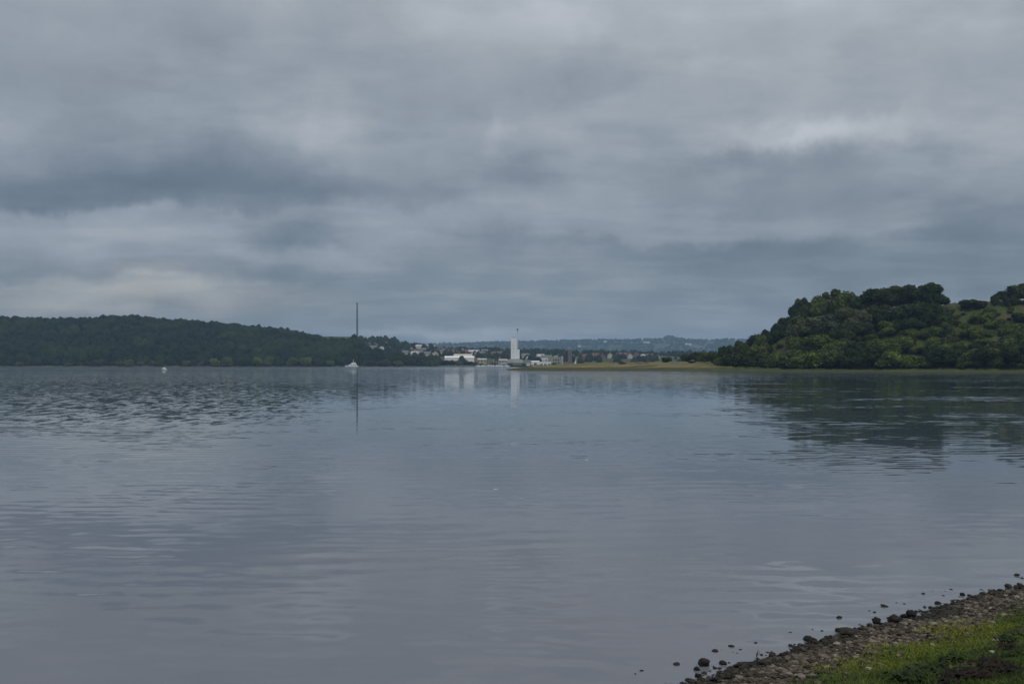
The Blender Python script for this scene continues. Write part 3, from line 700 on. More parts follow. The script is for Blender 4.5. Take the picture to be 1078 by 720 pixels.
# dark barge at the quay
D = 1240; px = 548.5; L = 23/F*D; e = tag(empty('cargo_barge', ((px-CX)/F*D, D, 0), PI+.03), 'long low dark cargo barge at the quay below the silo tower', 'barge')
link('hull', hull_mesh(L, 6, 1.6, 'hull_dark', .8, .04, .9), e)
link('hatch_cover', box_mesh('hatch_cover', (-L*.2, L*.36, -2.2, 2.2, 1.61, 2.3), M['rust'], .1), e)
w = link('wheelhouse', box_mesh('wheelhouse', (-L*.40, -L*.25, -2, 2, 1.61, 4.6), M['gel_white'], .08), e)
link('window', box_mesh('window', (-L*.385, -L*.265, 1.98, 2.06, 3.2, 4.1), M['glass']), w)
bm = bmesh.new(); add_tube(bm, [(-L*.3, 0, 4.6), (-L*.3, 0, 8)], [.12, .06], 8); link('mast', bm_mesh('mast', bm, M['dark_metal']), e)
# quay wall
bm = bmesh.new(); x0 = (500-CX)/F*1292; x1 = (566-CX)/F*1292; add_box(bm, x0, x1, 1290, 1299, -1, 1.6)
tag(link('quay_wall', bm_mesh('quay_wall', bm, M['concrete'])), 'long low concrete quay wall along the harbour edge', 'quay')

# ------------------------------------------------------------------ near shore
P0 = np.array((1.56, 9.3)); DIR = np.array((.781, .624)); NRM = np.array((.624, -.781))
def sa(x, y):
    dx = x-P0[0]; dy = y-P0[1]; return dx*NRM[0]+dy*NRM[1], dx*DIR[0]+dy*DIR[1]
def xy(s, a): return P0[0]+s*NRM[0]+a*DIR[0], P0[1]+s*NRM[1]+a*DIR[1]
def bank_h(s, a):
    s = np.asarray(s, float); a = np.asarray(a, float)
    sw = s+(fbm(a*.7+9, a*0+2, 3)-.5)*.55-.13*ss((a-3)/5)
    h = np.interp(sw, [-30, -3, 0, .9, 2.4, 6.3, 12, 40], [-1.8, -.45, 0, .12, .36, 1.38, 1.9, 2.6])
    return h+(fbm(s*1.4, a*1.4, 4)-.5)*.10*np.clip((sw+.2)/1.0, 0, 1)
sv = np.concatenate([np.linspace(-30, -1.2, 12), np.linspace(-1, 5, 170), np.linspace(5.2, 40, 40)]); av = np.concatenate([np.linspace(-40, -5, 30), np.linspace(-4.8, 16, 340), np.linspace(16.4, 80, 60)])
Sg, Ag = np.meshgrid(sv, av, indexing='ij'); Xg, Yg = xy(Sg, Ag); Zg = bank_h(Sg, Ag)
ns, na = Sg.shape; i, j = np.meshgrid(np.arange(ns-1), np.arange(na-1), indexing='ij'); b = (i*na+j).ravel()
m, t, bs = new_mat('shore_soil')
pos = t.n('ShaderNodeNewGeometry').outputs['Position']; at_ = t.n('ShaderNodeAttribute', attribute_name='inland').outputs['Fac']
n1 = t.mrange(t.noise(pos, 9, 6, .7).outputs[0], .3, .7); n2 = t.m('SUBTRACT', t.noise(pos, 2.2, 4, .6).outputs[0], .5)
mud = t.mix(n1, (.030, .022, .014, 1), (.075, .058, .038, 1)); soil = t.mix(n1, (.022, .026, .010, 1), (.050, .060, .018, 1))
t.put(bs.inputs['Base Color'], t.mix(t.mrange(t.m('ADD', at_, n2), .75, 1.15), mud, soil)); bs.inputs['Roughness'].default_value = .85
bp = t.n('ShaderNodeBump'); bp.inputs['Distance'].default_value = .03; t.put(bp.inputs['Height'], t.noise(pos, 30, 5, .7).outputs[0]); t.put(bs.inputs['Normal'], bp.outputs[0])
me = np_mesh('shore_bank', np.stack([Xg.ravel(), Yg.ravel(), Zg.ravel()], 1), np.stack([b, b+na, b+na+1, b+1], 1), m, True, {'inland': Sg.ravel()})
tag(link('shore_bank', me), 'low muddy bank of the near shore under gravel and grass', 'shore', None, 'structure')

# stones ------------------------------------------------------------------------
def stone_mat(name, ramp, attr=None):
    m, t, bs = new_mat(name)
    f = t.n('ShaderNodeAttribute', attribute_name='tone').outputs['Fac'] if attr else t.n('ShaderNodeObjectInfo').outputs['Random']
    tc = t.n('ShaderNodeNewGeometry').outputs['Position']
    col = t.ramp(f, ramp); n = t.mrange(t.noise(tc, 45, 5, .7).outputs[0], .25, .75, .65, 1.3)
    t.put(bs.inputs['Base Color'], t.v('MULTIPLY', col, n)); bs.inputs['Roughness'].default_value = .65; bs.inputs['Specular IOR Level'].default_value = .22
    bp = t.n('ShaderNodeBump'); bp.inputs['Distance'].default_value = .006; t.put(bp.inputs['Height'], t.noise(tc, 60, 5, .7).outputs[0]); t.put(bs.inputs['Normal'], bp.outputs[0])
    return m
RAMP = [(0, (.008, .007, .005, 1)), (.25, (.026, .021, .014, 1)), (.5, (.072, .058, .040, 1)), (.75, (.130, .110, .080, 1)), (1, (.27, .24, .19, 1))]
M['gravel'] = stone_mat('gravel', RAMP, True)
M['wet_rock'] = stone_mat('wet_rock', [(0, (.005, .005, .004, 1)), (.6, (.013, .012, .009, 1)), (1, (.028, .025, .018, 1))])
M['dry_stone'] = stone_mat('dry_stone', [(0, (.035, .03, .022, 1)), (.5, (.085, .072, .052, 1)), (1, (.17, .15, .12, 1))])
M['pale_stone'] = stone_mat('pale_stone', [(0, (.19, .18, .16, 1)), (1, (.27, .26, .23, 1))])
PEB = []
for s_ in range(8):
    V, Fc = lump(1, .55, 1.5, 120+s_); PEB.append((V*np.array((1, .75+.2*random.random(), .5+.15*random.random())), Fc))
VV, FF, TT = [], [], []; nv = 0
for k in range(30000):
    a_ = random.uniform(-2.5, 14.5); s_ = random.triangular(-.1+.5*(float(fbm(a_*2.1, 8.8, 3))-.5), 1.3, .45) if random.random() > .006 else random.uniform(-.55, 0)
    if s_ > .85+.35*(float(fbm(a_*.9, 3.3, 3))-.5)*2 and random.random() < .8: continue
    r = min(.05, max(.010, random.lognormvariate(-4.1, .5))); x, y = xy(s_, a_); z = float(bank_h(s_, a_))
    if z < -.03 and s_ > -.3: continue
    if s_ < -.05: z = max(z, -.008)
    V, Fc = PEB[random.randrange(8)]; q = random.uniform(0, 6.28); ca, sn = math.cos(q), math.sin(q); tl = random.uniform(-.3, .3)
    P = V*r; P = np.stack([P[:, 0]*ca-P[:, 1]*sn+x, P[:, 0]*sn+P[:, 1]*ca+y, P[:, 2]+P[:, 0]*tl+z+r*.22], 1)
    VV.append(P); FF.append(Fc+nv); nv += len(P)
    dry = min(1, max(0, (z-.004)/.045)); tone = random.betavariate(2, 2.6)*(.32+.68*dry)
    if dry > .5 and random.random() < .04: tone = random.uniform(.8, 1)
    TT.append(np.full(len(P), tone))
tag(link('gravel', np_mesh('gravel', np.concatenate(VV), np.concatenate(FF), M['gravel'], False, {'tone': np.concatenate(TT)})), 'strip of wet brown gravel along the near waterline', 'gravel', None, 'stuff')
ROCK = {}
def rock_me(i, mat):
    if (i, mat) not in ROCK:
        V, Fc = lump(3, .48, 1.3, 200+i); V = V*np.array((1, .8, .62))
        d = np.array([mn.noise(Vector(v)*5.5) for v in V])[:, None]; V = V*(1+.10*d)
        ROCK[(i, mat)] = np_mesh('rock', V, Fc, M[mat], True)
    return ROCK[(i, mat)]
def near_point(px, py):
    """where the line of sight through this point of the photograph meets the near bank or the water"""
    dx = (px-CX)/F; dz = (HY-py)/F; t0 = 4.0
    for k in range(4000):
        t0 += .01; s_, a_ = sa(dx*t0, t0); g = max(0.0, float(bank_h(s_, a_)))
        if EYE+dz*t0 <= g: return Vector((dx*t0, t0, g)), s_, a_
def rock(loc, r, mat, label, group=None, name='rock', sink=.2, flat=1, proto=None, stretch=1):
    o = link(name, rock_me(random.randrange(8) if proto is None else proto, mat)); o.location = (loc[0], loc[1], loc[2]+r*(.6*flat-sink)*.8)
    o.scale = (r*stretch, r, r*flat); o.rotation_euler = (random.uniform(-.2, .2), random.uniform(-.2, .2), random.uniform(-.4, .4) if stretch > 1.2 else random.uniform(0, 6.3))
    return tag(o, label, 'rock' if name == 'rock' else 'stone', group)
for px, py, wpx, mt, lab, fl, st in (
    (922.5, 656, 8, 'wet_rock', 'black pointed rock standing clear of the gravel in shallow water', 1.3, 1), (894.5, 668, 20, 'wet_rock', 'largest dark wet rock, long and flat, at the edge of the gravel', .75, 1.25),
    (941.5, 656, 13, 'wet_rock', 'blocky dark rock half in the water beside the gravel', 1.1, 1), (959.5, 650, 11, 'wet_rock', 'dark rock with a flat top perched on pebbles at the waterline', 1.2, 1), (979, 651, 9, 'wet_rock', 'low dark slab lying along the waterline', .7, 1.3),
    (991.5, 641, 5, 'wet_rock', 'small black rock alone in the water off the gravel', 1, 1), (1020.5, 637, 5, 'wet_rock', 'small black rock in the water near the low flat weed', 1, 1), (1005, 643, 6, 'wet_rock', 'dark rock touching the waterline below two lone black ones', 1, 1),
    (1062, 618, 6, 'wet_rock', 'black rock in the water near the far end of the gravel', 1, 1), (1075, 619, 7, 'wet_rock', 'dark rock at the end of the gravel strip by the frame edge', 1, 1), (1041, 641, 9, 'wet_rock', 'wide dark rock on the upper gravel strip close to the grass', .8, 1.2), (1066, 628, 8, 'wet_rock', 'dark rock among pebbles where the strip narrows', 1, 1),
    (741, 700, 11, 'wet_rock', 'round black boulder standing alone in the shallows', 1.15, 1), (733.5, 705, 6, 'wet_rock', 'small dark rock next to the round black boulder', 1, 1), (736.5, 713, 5, 'wet_rock', 'small black rock below the round black boulder', 1.3, 1), (752.5, 703.5, 5, 'wet_rock', 'flat black stone just off the round boulder in shallow water', .6, 1.2),
    (785, 701, 22, 'wet_rock', 'broad weedy black slab at the lower waterline', .5, 1.3), (766, 712, 8, 'wet_rock', 'dark rock on the shore edge below the broad black slab', .9, 1), (806, 700, 12, 'wet_rock', 'dark lumpy rock beside the upright twig', .8, 1), (823.5, 691, 7, 'wet_rock', 'round dark rock between twig and flat island rocks', 1, 1),
    (857, 676, 11, 'wet_rock', 'flat dark island rock barely above the water', .5, 1.2), (832, 680, 4, 'wet_rock', 'tiny black stone in the water by the flat island rock', 1, 1), (838, 681.5, 4, 'wet_rock', 'tiny black stone paired with another in the shallows', .8, 1), (869.5, 680, 9, 'wet_rock', 'dark rock at the gravel edge under the flat island rock', .9, 1),
    (727, 717, 10, 'wet_rock', 'dark low rock at the very tip of the gravel', .6, 1.2), (755, 717, 10, 'wet_rock', 'dark rock on the gravel tip beside the lowest one', .8, 1), (1031, 631, 4, 'wet_rock', 'thin floating dark weed-covered stone in the water', .4, 1.5),
    (1050, 675, 8, 'pale_stone', 'pale flat stone lying in the grass', .6, 1), (1044, 687, 6, 'pale_stone', 'small pale stone in the grass below the flat one', .7, 1), (914, 705, 7, 'pale_stone', 'pale grey stone where gravel meets grass', .8, 1), (982, 658, 8, 'pale_stone', 'light stone among the brown pebbles of the gravel strip', .7, 1)):
    p, s_, a_ = near_point(px, py); r = wpx*1.15/2/F*p.y/st
    rock(p, r, mt, lab, None, 'rock' if mt == 'wet_rock' else 'stone', .12, fl, None, st)
k = 0
while k < 230:
    a_ = random.uniform(-1.8, 13.5); s_ = random.triangular(-.24, 1.0, .1)
    x, y = xy(s_, a_); z = max(0, float(bank_h(s_, a_)))
    if not (-.02 < x/y-0 < .56): continue
    wet = s_ < .1; r = random.uniform(.024, .05)
    rock((x, y, z), r, 'wet_rock' if wet or random.random() < .2 else 'dry_stone', 'small stone among the dark rocks and pebbles of the near gravel strip', 'small stones on the gravel strip', 'stone', .3, random.uniform(.7, 1.1)); k += 1
# upright twig
p, s_, a_ = near_point(797, 702); bm = bmesh.new()
add_tube(bm, [(0, 0, -.03), (.008, 0, .05), (-.004, .005, .12), (.012, 0, .17)], [.009, .008, .006, .003], 7); add_tube(bm, [(-.004, .005, .11), (.03, .01, .15)], [.004, .002], 6); add_tube(bm, [(.006, 0, .06), (-.03, -.01, .10)], [.004, .002], 6)
o = link('twig', bm_mesh('twig', bm, M['hull_dark'], True)); o.location = p; tag(o, 'dark twig sticking up between rocks at the waterline', 'twig')

# grass -------------------------------------------------------------------------
def patch_dark(s, a): return fbm(np.asarray(s)*.95+3.3, np.asarray(a)*.55+1.7, 3)
N = 340000
a_ = rng.uniform(-2.5, 15, N); s_ = rng.uniform(.45, 5.2, N)
edge = .84+.55*(fbm(a_*.9+1, a_*0+7, 4)-.5)*2*.8
keep = (s_ > edge+rng.normal(0, .08, N))
tuft = (s_ <= edge) & (fbm(a_*1.7+11, s_*1.7+4, 2) > .66) & (s_ > .5)
pd = patch_dark(s_, a_); thin = ((pd > .57) & (s_ > 1.35)); keep = (keep & ~(thin & (rng.random(N) < .72))) | tuft
s_, a_, pd, thin, edge, tuft = (q[keep] for q in (s_, a_, pd, thin, edge, tuft)); n = len(s_)
X, Yy = xy(s_, a_); Z = bank_h(s_, a_); vis = (X/Yy > .15) & (X/Yy < .9) & (Yy > 5)
X, Yy, Z, s_, a_, pd, thin, edge, tuft = (q[vis] for q in (X, Yy, Z, s_, a_, pd, thin, edge, tuft)); n = len(X)
hh = rng.uniform(.012, .034, n)*(.6+1.3*fbm(X*1.3, Yy*1.3, 3)); wd = rng.uniform(.0025, .005, n); an = rng.uniform(0, 6.283, n); le = rng.uniform(.4, 1.6, n)*hh; la = rng.uniform(0, 6.283, n)
bx, by = np.cos(an)*wd, np.sin(an)*wd; lx, ly = np.cos(la)*le, np.sin(la)*le
V = np.stack([np.stack([X-bx, Yy-by, Z-.01], 1), np.stack([X+bx, Yy+by, Z-.01], 1), np.stack([X+bx*.7+lx*.35, Yy+by*.7+ly*.35, Z+hh*.6], 1), np.stack([X-bx*.7+lx*.35, Yy-by*.7+ly*.35, Z+hh*.6], 1), np.stack([X+lx, Yy+ly, Z+hh], 1)], 1).reshape(-1, 3)
q = np.arange(n)*5; Fc = np.concatenate([np.stack([q, q+1, q+2], 1), np.stack([q, q+2, q+3], 1), np.stack([q+3, q+2, q+4], 1)])
tone = np.clip(.62-.55*np.clip(s_-edge-.25, 0, 1)*.6+(fbm(X*1.8+5, Yy*1.8, 3)-.5)*1.1+rng.normal(0, .1, n)+.25*tuft, 0, 1); dead = np.clip(thin*.65+rng.random(n)*.3*(thin), 0, 1)
m, t, bs = new_mat('grass_blade'); f = t.n('ShaderNodeAttribute', attribute_name='tone').outputs['Fac']; fd = t.n('ShaderNodeAttribute', attribute_name='dead').outputs['Fac']
col = t.ramp(f, [(0, (.016, .034, .008, 1)), (.4, (.055, .090, .011, 1)), (.75, (.112, .155, .015, 1)), (1, (.195, .205, .024, 1))])
t.put(bs.inputs['Base Color'], t.mix(fd, col, (.038, .030, .022, 1))); bs.inputs['Roughness'].default_value = .7; bs.inputs['Specular IOR Level'].default_value = .2
tag(link('grass', np_mesh('grass', V, Fc, m, False, {'tone': np.repeat(tone, 5), 'dead': np.repeat(dead, 5)})), 'short mossy yellow green grass on the near bank', 'grass', None, 'stuff')
# weeds: leafy rosettes
def weed_geo(seed, nleaf, L, wd, up):
    r = np.random.default_rng(seed); V, Fc = [], []
    for k in range(nleaf):
        a = r.uniform(0, 6.283); el = r.uniform(*up); d = np.array((math.cos(a)*math.cos(el), math.sin(a)*math.cos(el), math.sin(el))); sd = np.array((-math.sin(a), math.cos(a), r.uniform(-.4, .4)))
        l = L*r.uniform(.5, 1.1); b0 = np.array((r.normal(0, .25)*L, r.normal(0, .25)*L, r.uniform(0, .35)*L)); w = wd*r.uniform(.6, 1.2); n0 = len(V)
        dr = np.array((0, 0, -.25*l))
        V += [b0, b0+d*l*.45-sd*w, b0+d*l*.5+np.array((0, 0, .02)), b0+d*l*.45+sd*w, b0+d*l+dr]
        Fc += [(n0, n0+1, n0+2), (n0, n0+2, n0+3), (n0+1, n0+4, n0+2), (n0+2, n0+4, n0+3)]
    return np.array(V), np.array(Fc)
M['weed_dark'] = leafy('weed_dark', (.010, .022, .008), (.035, .055, .016), 30); M['weed_pale'] = leafy('weed_pale', (.07, .10, .05), (.15, .18, .10), 30); M['weed_brown'] = leafy('weed_brown', (.012, .010, .008), (.036, .030, .023), 30, (.03, .026, .02))
WD = {'weed_dark': [np_mesh('leaves', *weed_geo(i, 70, .11, .022, (.1, 1.2)), M['weed_dark']) for i in range(3)], 'weed_pale': [np_mesh('leaves', *weed_geo(9+i, 34, .08, .016, (.2, 1.3)), M['weed_pale']) for i in range(2)], 'weed_brown': [np_mesh('leaves', *weed_geo(19+i, 110, .10, .012, (.0, .9)), M['weed_brown']) for i in range(3)]}
rows = []
nm = {'weed_dark': ('weed', 'dark leafy weed growing in the grass of the near bank'), 'weed_pale': ('pale_weed', 'pale grey green weed in the near bank grass'), 'weed_brown': ('withered_weed', 'withered brown weed clump in the near bank grass')}
for px, py, k in [(952, 712, 'weed_dark'), (966, 705, 'weed_dark'), (978, 711, 'weed_dark'), (990, 703, 'weed_dark'), (1002, 697, 'weed_dark'), (960, 718, 'weed_dark'), (1016, 708, 'weed_dark'), (1068, 690, 'weed_dark'), (1070, 668, 'weed_dark'), (1060, 676, 'weed_dark'), (945, 717, 'weed_dark'), (935, 713, 'weed_dark'),
                  (1010, 714, 'weed_brown'), (1022, 710, 'weed_brown'), (1034, 713, 'weed_brown'), (1030, 704, 'weed_brown'), (1044, 706, 'weed_brown'), (1052, 699, 'weed_brown'), (1058, 708, 'weed_brown'), (1000, 719, 'weed_brown'), (1040, 698, 'weed_brown'), (1066, 703, 'weed_brown'), (1062, 684, 'weed_brown'),
                  (1016, 687, 'weed_pale'), (1037, 677, 'weed_pale'), (1001, 704, 'weed_pale')]:
    p, s0, a0 = near_point(px, py); o = link(nm[k][0], random.choice(WD[k])); o.location = p-Vector((0, 0, .01)); sc_ = random.uniform(.6, 1.1)*(.6 if k == 'weed_pale' else 1); o.scale = (sc_*1.2, sc_*1.2, sc_); o.rotation_euler = (0, 0, random.uniform(0, 6.3))
    tag(o, None, 'weed', 'weeds in the near bank grass'); rows.append((o, nm[k][1], px))
label_rows(rows, '{0}, {1} from the left')
# floating feathers
for px, py, lab in ((617, 484.5, 'tiny white feather floating on the calm middle water'), (521.5, 515, 'tiny white feather floating nearer the shore on open water')):
    D = EYE*F/(py-HY); bm = bmesh.new(); pts_ = [(-.05, 0), (-.02, .016), (.03, .018), (.07, 0), (.03, -.014), (-.02, -.014)]
    a = [bm.verts.new((x, y, .004+.03*abs(x)*8*abs(x))) for x, y in pts_]; b2 = [bm.verts.new((x, y, .012+.04*abs(x)*8*abs(x))) for x, y in pts_]
    bm.faces.new(a[::-1]); bm.faces.new(b2)
    for i in range(6): bm.faces.new((a[i], a[(i+1) % 6], b2[(i+1) % 6], b2[i]))
    o = link('feather', bm_mesh('feather', bm, M['gel_white'])); o.location = ((px-CX)/F*D, D, 0); o.rotation_euler = (0, 0, .4); tag(o, lab, 'feather')

# ------------------------------------------------------------------ water
m, t, bs = new_mat('water')
pos = t.n('ShaderNodeNewGeometry').outputs['Position']
sx = t.n('ShaderNodeSeparateXYZ'); t.put(sx.inputs[0], pos); x, y = sx.outputs[0], sx.outputs[1]
def slope(scale, amp, detail=2, dist=.3, fx=.35, rot=0., rough=.5):
    mp = t.n('ShaderNodeMapping'); t.put(mp.inputs[0], pos); mp.inputs['Scale'].default_value = scale; mp.inputs['Rotation'].default_value = (0, 0, rot)
    c = t.noise(mp.outputs[0], 1.0, detail, rough, dist).outputs['Color']
    s_ = t.v('MULTIPLY', t.v('SUBTRACT', c, (.5, .5, .5)), (fx, 1, 0))
    return t.v('SCALE', s_, scale=amp)
def mask(scale, lo, hi, off=0.):
    mp = t.n('ShaderNodeMapping'); t.put(mp.inputs[0], pos); mp.inputs['Scale'].default_value = scale; mp.inputs['Location'].default_value = (off, off, 0)
    return t.mrange(t.noise(mp.outputs[0], 1.0, 3, .55, .4).outputs[0], lo, hi)
# wind-roughened water on the left side, a little in front of the far shore
ang = t.m('DIVIDE', x, t.m('ADD', y, 1.0))
left = t.m('MULTIPLY', t.mrange(t.m('ADD', ang, t.m('MULTIPLY', t.m('SUBTRACT', t.noise(pos, .02, 3).outputs[0], .5), .3)), -.16, -.30), t.m('MULTIPLY', t.mrange(y, 36, 70), t.mrange(y, 420, 260)))
right = t.m('MULTIPLY', t.mrange(ang, .16, .30), t.mrange(y, 20, 60))
pn = mask((.07, .13, 1), .46, .64, 3.1); pf = mask((.004, .012, 1), .40, .62, 8.7)
stk = t.m('MULTIPLY', mask((.028, .085, 1), .50, .62, 5.2), right)
far_s = t.m('MULTIPLY', pf, t.mrange(y, 90, 320))
def train(lam, rot, amp, wob):
    ph = t.m('ADD', t.m('MULTIPLY', x, math.sin(rot)), t.m('MULTIPLY', y, math.cos(rot)))
    ph = t.m('ADD', t.m('MULTIPLY', ph, 2*PI/lam), t.m('MULTIPLY', t.noise(pos, wob, 3, .55).outputs[0], 9.0))
    sl = t.m('MULTIPLY', t.m('SINE', ph), amp); c = t.n('ShaderNodeCombineXYZ'); t.put(c.inputs[0], t.m('MULTIPLY', sl, math.sin(rot))); t.put(c.inputs[1], t.m('MULTIPLY', sl, math.cos(rot)))
    return c.outputs[0]
nearw = t.mrange(y, 90, 30); pn2 = mask((.11, .16, 1), .44, .66, 11.3)
S = slope((1.5, 3.0, 1), t.m('ADD', .030, t.m('MULTIPLY', t.m('MULTIPLY', pn, nearw), .09)), 1.5, .3, .2, .07)
S = t.v('ADD', S, train(.62, .06, t.m('MULTIPLY', nearw, t.m('ADD', .0015, t.m('MULTIPLY', pn, .016))), .55))
S = t.v('ADD', S, train(.88, -.13, t.m('MULTIPLY', nearw, t.m('ADD', .0015, t.m('MULTIPLY', pn2, .012))), .40))
S = t.v('ADD', S, slope((.7, 1.3, 1), t.m('ADD', .012, t.m('MULTIPLY', pn, .015)), 2, .3, .2, -.05))
S = t.v('ADD', S, slope((1.9, .62, 1), t.m('MULTIPLY', left, .19), 3, .3, .4, .1, .6))
S = t.v('ADD', S, slope((.9, 2.2, 1), t.m('ADD', t.m('MULTIPLY', stk, .42), t.m('ADD', t.m('ADD', t.m('MULTIPLY', t.mrange(y, 60, 180), .065), t.m('MULTIPLY', t.mrange(y, 110, 300), .28)), t.m('MULTIPLY', far_s, .12))), 2, .3, .12))
S = t.v('ADD', S, slope((.22, .40, 1), t.m('ADD', .004, t.m('MULTIPLY', right, .05)), 4, .5, .25, 0.02, .65))
nrm = t.v('NORMALIZE', t.v('ADD', S, (0, 0, 1)))
t.put(bs.inputs['Normal'], nrm)
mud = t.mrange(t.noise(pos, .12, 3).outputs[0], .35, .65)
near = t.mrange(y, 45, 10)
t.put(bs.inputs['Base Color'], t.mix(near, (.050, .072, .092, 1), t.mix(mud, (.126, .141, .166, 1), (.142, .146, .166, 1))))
t.put(bs.inputs['Roughness'], t.m('ADD', .03, t.m('MULTIPLY', t.mrange(y, 300, 900), .09)))
bs.inputs['IOR'].default_value = 1.33; bs.inputs['Specular IOR Level'].default_value = .5
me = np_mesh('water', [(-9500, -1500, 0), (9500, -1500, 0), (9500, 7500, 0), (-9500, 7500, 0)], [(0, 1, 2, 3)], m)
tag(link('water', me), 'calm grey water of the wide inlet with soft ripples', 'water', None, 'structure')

# ------------------------------------------------------------------ haze
bm = bmesh.new(); add_box(bm, -9700, 9700, -1700, 7700, -3.0, 215)
m = bpy.data.materials.new('haze'); m.use_nodes = True; nt = m.node_tree; nt.nodes.clear()
out = nt.nodes.new('ShaderNodeOutputMaterial'); pv = nt.nodes.new('ShaderNodeVolumePrincipled')
pv.inputs['Color'].default_value = (.46, .70, 1.0, 1); pv.inputs['Density'].default_value = .98e-4; pv.inputs['Anisotropy'].default_value = .0
nt.links.new(pv.outputs[0], out.inputs['Volume'])
tag(link('haze', bm_mesh('haze', bm, m)), 'thin grey blue haze lying over the whole inlet', 'haze', None, 'stuff')

# ------------------------------------------------------------------ world: overcast sky
SUN_EL, SUN_AZ = math.radians(50), math.radians(150)      # azimuth measured from +Y towards +X
w = bpy.data.worlds.new('World'); sc.world = w; w.use_nodes = True; nt = w.node_tree; t = NT(nt)
bg = nt.nodes['Background']
g = t.n('ShaderNodeTexCoord').outputs['Generated']; sp = t.n('ShaderNodeSeparateXYZ'); t.put(sp.inputs[0], g); dx, dy, dz = sp.outputs
zc = t.m('MAXIMUM', dz, 0.0)
cb = t.n('ShaderNodeCombineXYZ'); dn = t.m('ADD', zc, .10); t.put(cb.inputs[0], t.m('DIVIDE', dx, dn)); t.put(cb.inputs[1], t.m('DIVIDE', dy, dn))
n_big = t.noise(cb.outputs[0], .8, 8, .55, .0).outputs[0]
n_warp = t.noise(g, 9.0, 6, .6).outputs['Color']; wv = t.n('ShaderNodeSeparateXYZ'); t.put(wv.inputs[0], n_warp)
U = t.m('ADD', t.m('MULTIPLY', t.m('ARCTAN2', dx, dy), F), t.m('MULTIPLY', t.m('SUBTRACT', wv.outputs[0], .5), 190))
Vv = t.m('ADD', t.m('MULTIPLY', t.m('ARCSINE', dz), F), t.m('MULTIPLY', t.m('SUBTRACT', wv.outputs[1], .5), 80))
st = t.n('ShaderNodeMapping'); t.put(st.inputs[0], g); st.inputs['Scale'].default_value = (5, 5, 11.5)
n_str = t.noise(st.outputs[0], 1.0, 6, .55, .15).outputs[0]
st2 = t.n('ShaderNodeMapping'); t.put(st2.inputs[0], g); st2.inputs['Scale'].default_value = (12, 12, 21); st2.inputs['Location'].default_value = (3, 1, 7)
n_fin = t.noise(st2.outputs[0], 1.0, 6, .55, .1).outputs[0]
val = t.m('ADD', t.m('MULTIPLY', t.m('SUBTRACT', n_big, .5), .11), t.m('MULTIPLY', t.m('SUBTRACT', n_str, .5), .08))
val = t.m('ADD', val, t.m('MULTIPLY', t.m('SUBTRACT', n_fin, .5), .12))
BL = [(315, 138, 80, 24, .08), (100, 248, 150, 22, .045), (140, 314, 95, 12, .06), (215, 300, 40, 10, .03), (60, 318, 30, 8, .03), (480, 347, 75, 8, .085), (400, 350, 40, 6, .04), (845, 140, 90, 15, .085), (925, 133, 50, 14, .04), (150, 200, 240, 55, -.015), (765, 168, 38, 14, -.025), (600, 118, 60, 20, .035), (515, 142, 14, 16, .045), (400, 232, 90, 14, .03), (1045, 140, 45, 22, .04),
      (510, 228, 70, 14, .035), (60, 40, 70, 30, .03), (900, 50, 200, 45, .025), (700, 15, 300, 30, .03), (150, 190, 180, 34, -.045), (30, 195, 60, 25, -.035), (330, 213, 90, 13, -.04), (560, 259, 70, 8, -.035), (300, 256, 50, 16, -.045),
      (800, 264, 120, 13, -.03), (900, 292, 150, 20, -.04), (290, 288, 60, 13, -.03), (560, 190, 60, 20, -.03), (620, 72, 90, 26, -.02), (430, 40, 150, 40, -.02), (1000, 220, 80, 25, -.04), (1040, 275, 70, 30, -.04), (250, 75, 160, 35, -.015), (640, 320, 200, 25, .0)]
for px, py, s1, s2, amp in BL:
    uc = math.atan((px-CX)/F)*F; vc = math.atan((HY-py)/math.hypot(F, px-CX))*F
    a = t.m('DIVIDE', t.m('SUBTRACT', U, uc), s1*1.15); b_ = t.m('DIVIDE', t.m('SUBTRACT', Vv, vc), s2*1.15)
    e_ = t.m('EXPONENT', t.m('MULTIPLY', t.m('ADD', t.m('MULTIPLY', a, a), t.m('MULTIPLY', b_, b_)), -1.0))
    val = t.m('MULTIPLY_ADD', e_, amp*1.35, val)
cbe = t.v('MULTIPLY', cb.outputs[0], (1.5, 2.1, 1)); n_edge = t.noise(cbe, 1.0, 8, .55).outputs[0]
val = t.m('MULTIPLY_ADD', t.m('SUBTRACT', t.mrange(n_edge, .45, .58), .5), .028, val)
st3 = t.n('ShaderNodeMapping'); t.put(st3.inputs[0], g); st3.inputs['Scale'].default_value = (6, 6, 11); st3.inputs['Location'].default_value = (5, 2, 3)
val = t.m('MULTIPLY_ADD', t.m('SUBTRACT', t.mrange(t.noise(st3.outputs[0], 1.0, 8, .55).outputs[0], .44, .58), .5), .022, val)
for px, py, su, dec, amp in ((90, 219, 200, 34, -.045), (845, 151, 95, 26, .035), (330, 262, 110, 22, -.03), (800, 252, 240, 24, .025), (140, 296, 150, 20, -.03)):
    uc = math.atan((px-CX)/F)*F; vc = math.atan((HY-py)/math.hypot(F, px-CX))*F
    d_ = t.m('SUBTRACT', Vv, vc); u_ = t.m('DIVIDE', t.m('SUBTRACT', U, uc), su); q_ = t.m('DIVIDE', d_, dec)
    e_ = t.m('EXPONENT', t.m('MULTIPLY', t.m('ADD', t.m('MULTIPLY', u_, u_), t.m('MULTIPLY', q_, q_)), -1.0))
    val = t.m('MULTIPLY_ADD', t.m('MULTIPLY', e_, t.mrange(d_, -7, 7, -1, 1)), amp, val)
base = t.n('ShaderNodeFloatCurve'); cv = base.mapping.curves[0]
pts_ = [(0, .522), (.04, .525), (.09, .545), (.14, .575), (.2, .60), (.26, .62), (.34, .675), (.5, .78), (.7, .87), (1, .94)]
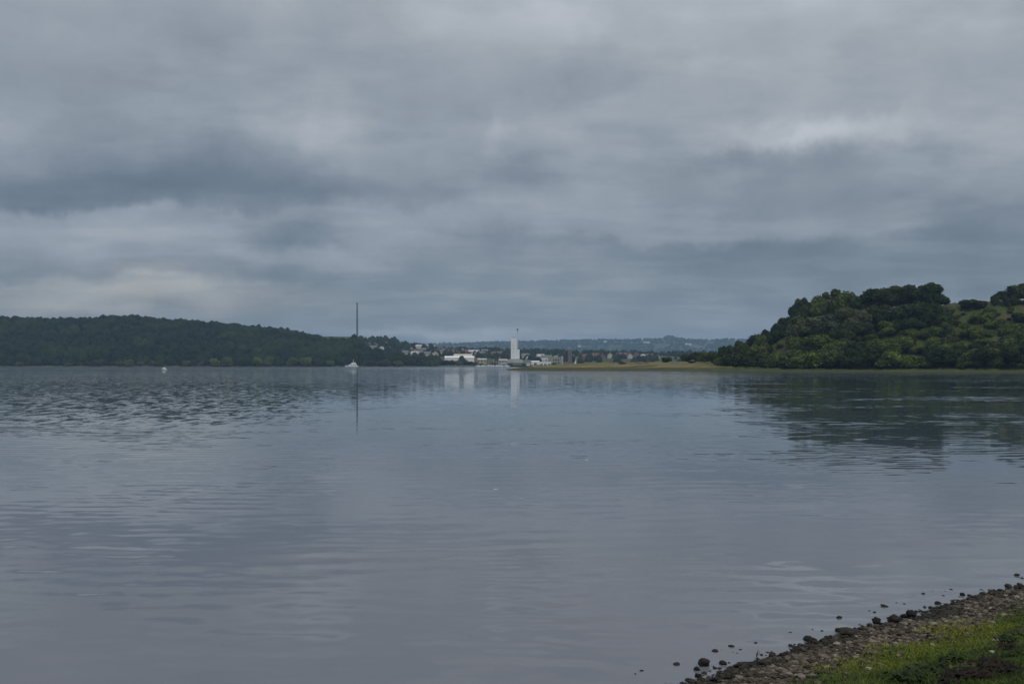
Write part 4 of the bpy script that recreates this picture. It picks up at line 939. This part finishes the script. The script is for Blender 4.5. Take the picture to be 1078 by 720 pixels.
cv.points[0].location = pts_[0]; cv.points[1].location = pts_[-1]
for p_ in pts_[1:-1]: cv.points.new(*p_)
base.mapping.update(); t.put(base.inputs['Value'], zc)
val = t.m('ADD', val, base.outputs[0])
K = 10.0
def sk(r, g_, b_): c = srgb(r, g_, b_); return (c[0]*K, c[1]*K, c[2]*K, 1)
col = t.ramp(t.m('MULTIPLY', val, 1.0), [(.38, sk(84, 95, 108)), (.47, sk(108, 119, 131)), (.525, sk(123, 133, 145)), (.56, sk(136, 143, 153)), (.61, sk(148, 157, 166)), (.66, sk(163, 169, 176)), (.72, sk(178, 184, 191)), (.85, sk(214, 217, 221)), (1.0, sk(252, 253, 255))])
# pale warm break low on the left
uw = t.m('DIVIDE', t.m('SUBTRACT', U, math.atan((150-CX)/F)*F), 200); vw = t.m('DIVIDE', t.m('SUBTRACT', Vv, 62), 24)
ew = t.m('EXPONENT', t.m('MULTIPLY', t.m('ADD', t.m('MULTIPLY', uw, uw), t.m('MULTIPLY', vw, vw)), -1.0))
col = t.mix(t.m('MULTIPLY', ew, .85), col, t.v('MULTIPLY', col, (1.11, 1.0, .86)))
sky = t.n('ShaderNodeTexSky', sky_type='NISHITA'); sky.sun_disc = False; sky.sun_elevation = SUN_EL; sky.sun_rotation = SUN_AZ
final = t.mix(.93, sky.outputs[0], col)
t.put(bg.inputs[0], final); bg.inputs[1].default_value = .1
w.cycles.sampling_method = 'AUTOMATIC'

ld = bpy.data.lights.new('sun', 'SUN'); ld.energy = 1.0; ld.angle = math.radians(40); ld.color = (1, .96, .90)
lo = bpy.data.objects.new('sun', ld); COL.objects.link(lo)
d = Vector((math.sin(SUN_AZ)*math.cos(SUN_EL), math.cos(SUN_AZ)*math.cos(SUN_EL), math.sin(SUN_EL)))
lo.rotation_euler = (-d).to_track_quat('-Z', 'Y').to_euler()

# ------------------------------------------------------------------ camera and render
cd = bpy.data.cameras.new('camera'); cam = bpy.data.objects.new('camera', cd); COL.objects.link(cam); sc.camera = cam
cam.location = (0, 0, EYE); cam.rotation_euler = (PI/2, 0, 0)
cd.sensor_width = 36; cd.lens = 36*F/1078; cd.shift_y = (HY-360)/1078; cd.clip_start = .1; cd.clip_end = 20000
sc.view_settings.view_transform = 'Standard'; sc.view_settings.look = 'None'; sc.view_settings.exposure = 0; sc.view_settings.gamma = 1; sc.view_settings.use_curve_mapping = False
cy = sc.cycles; cy.max_bounces = 6; cy.diffuse_bounces = 2; cy.glossy_bounces = 3; cy.transmission_bounces = 2; cy.volume_bounces = 1; cy.use_denoising = True
cy.sample_clamp_indirect = 4
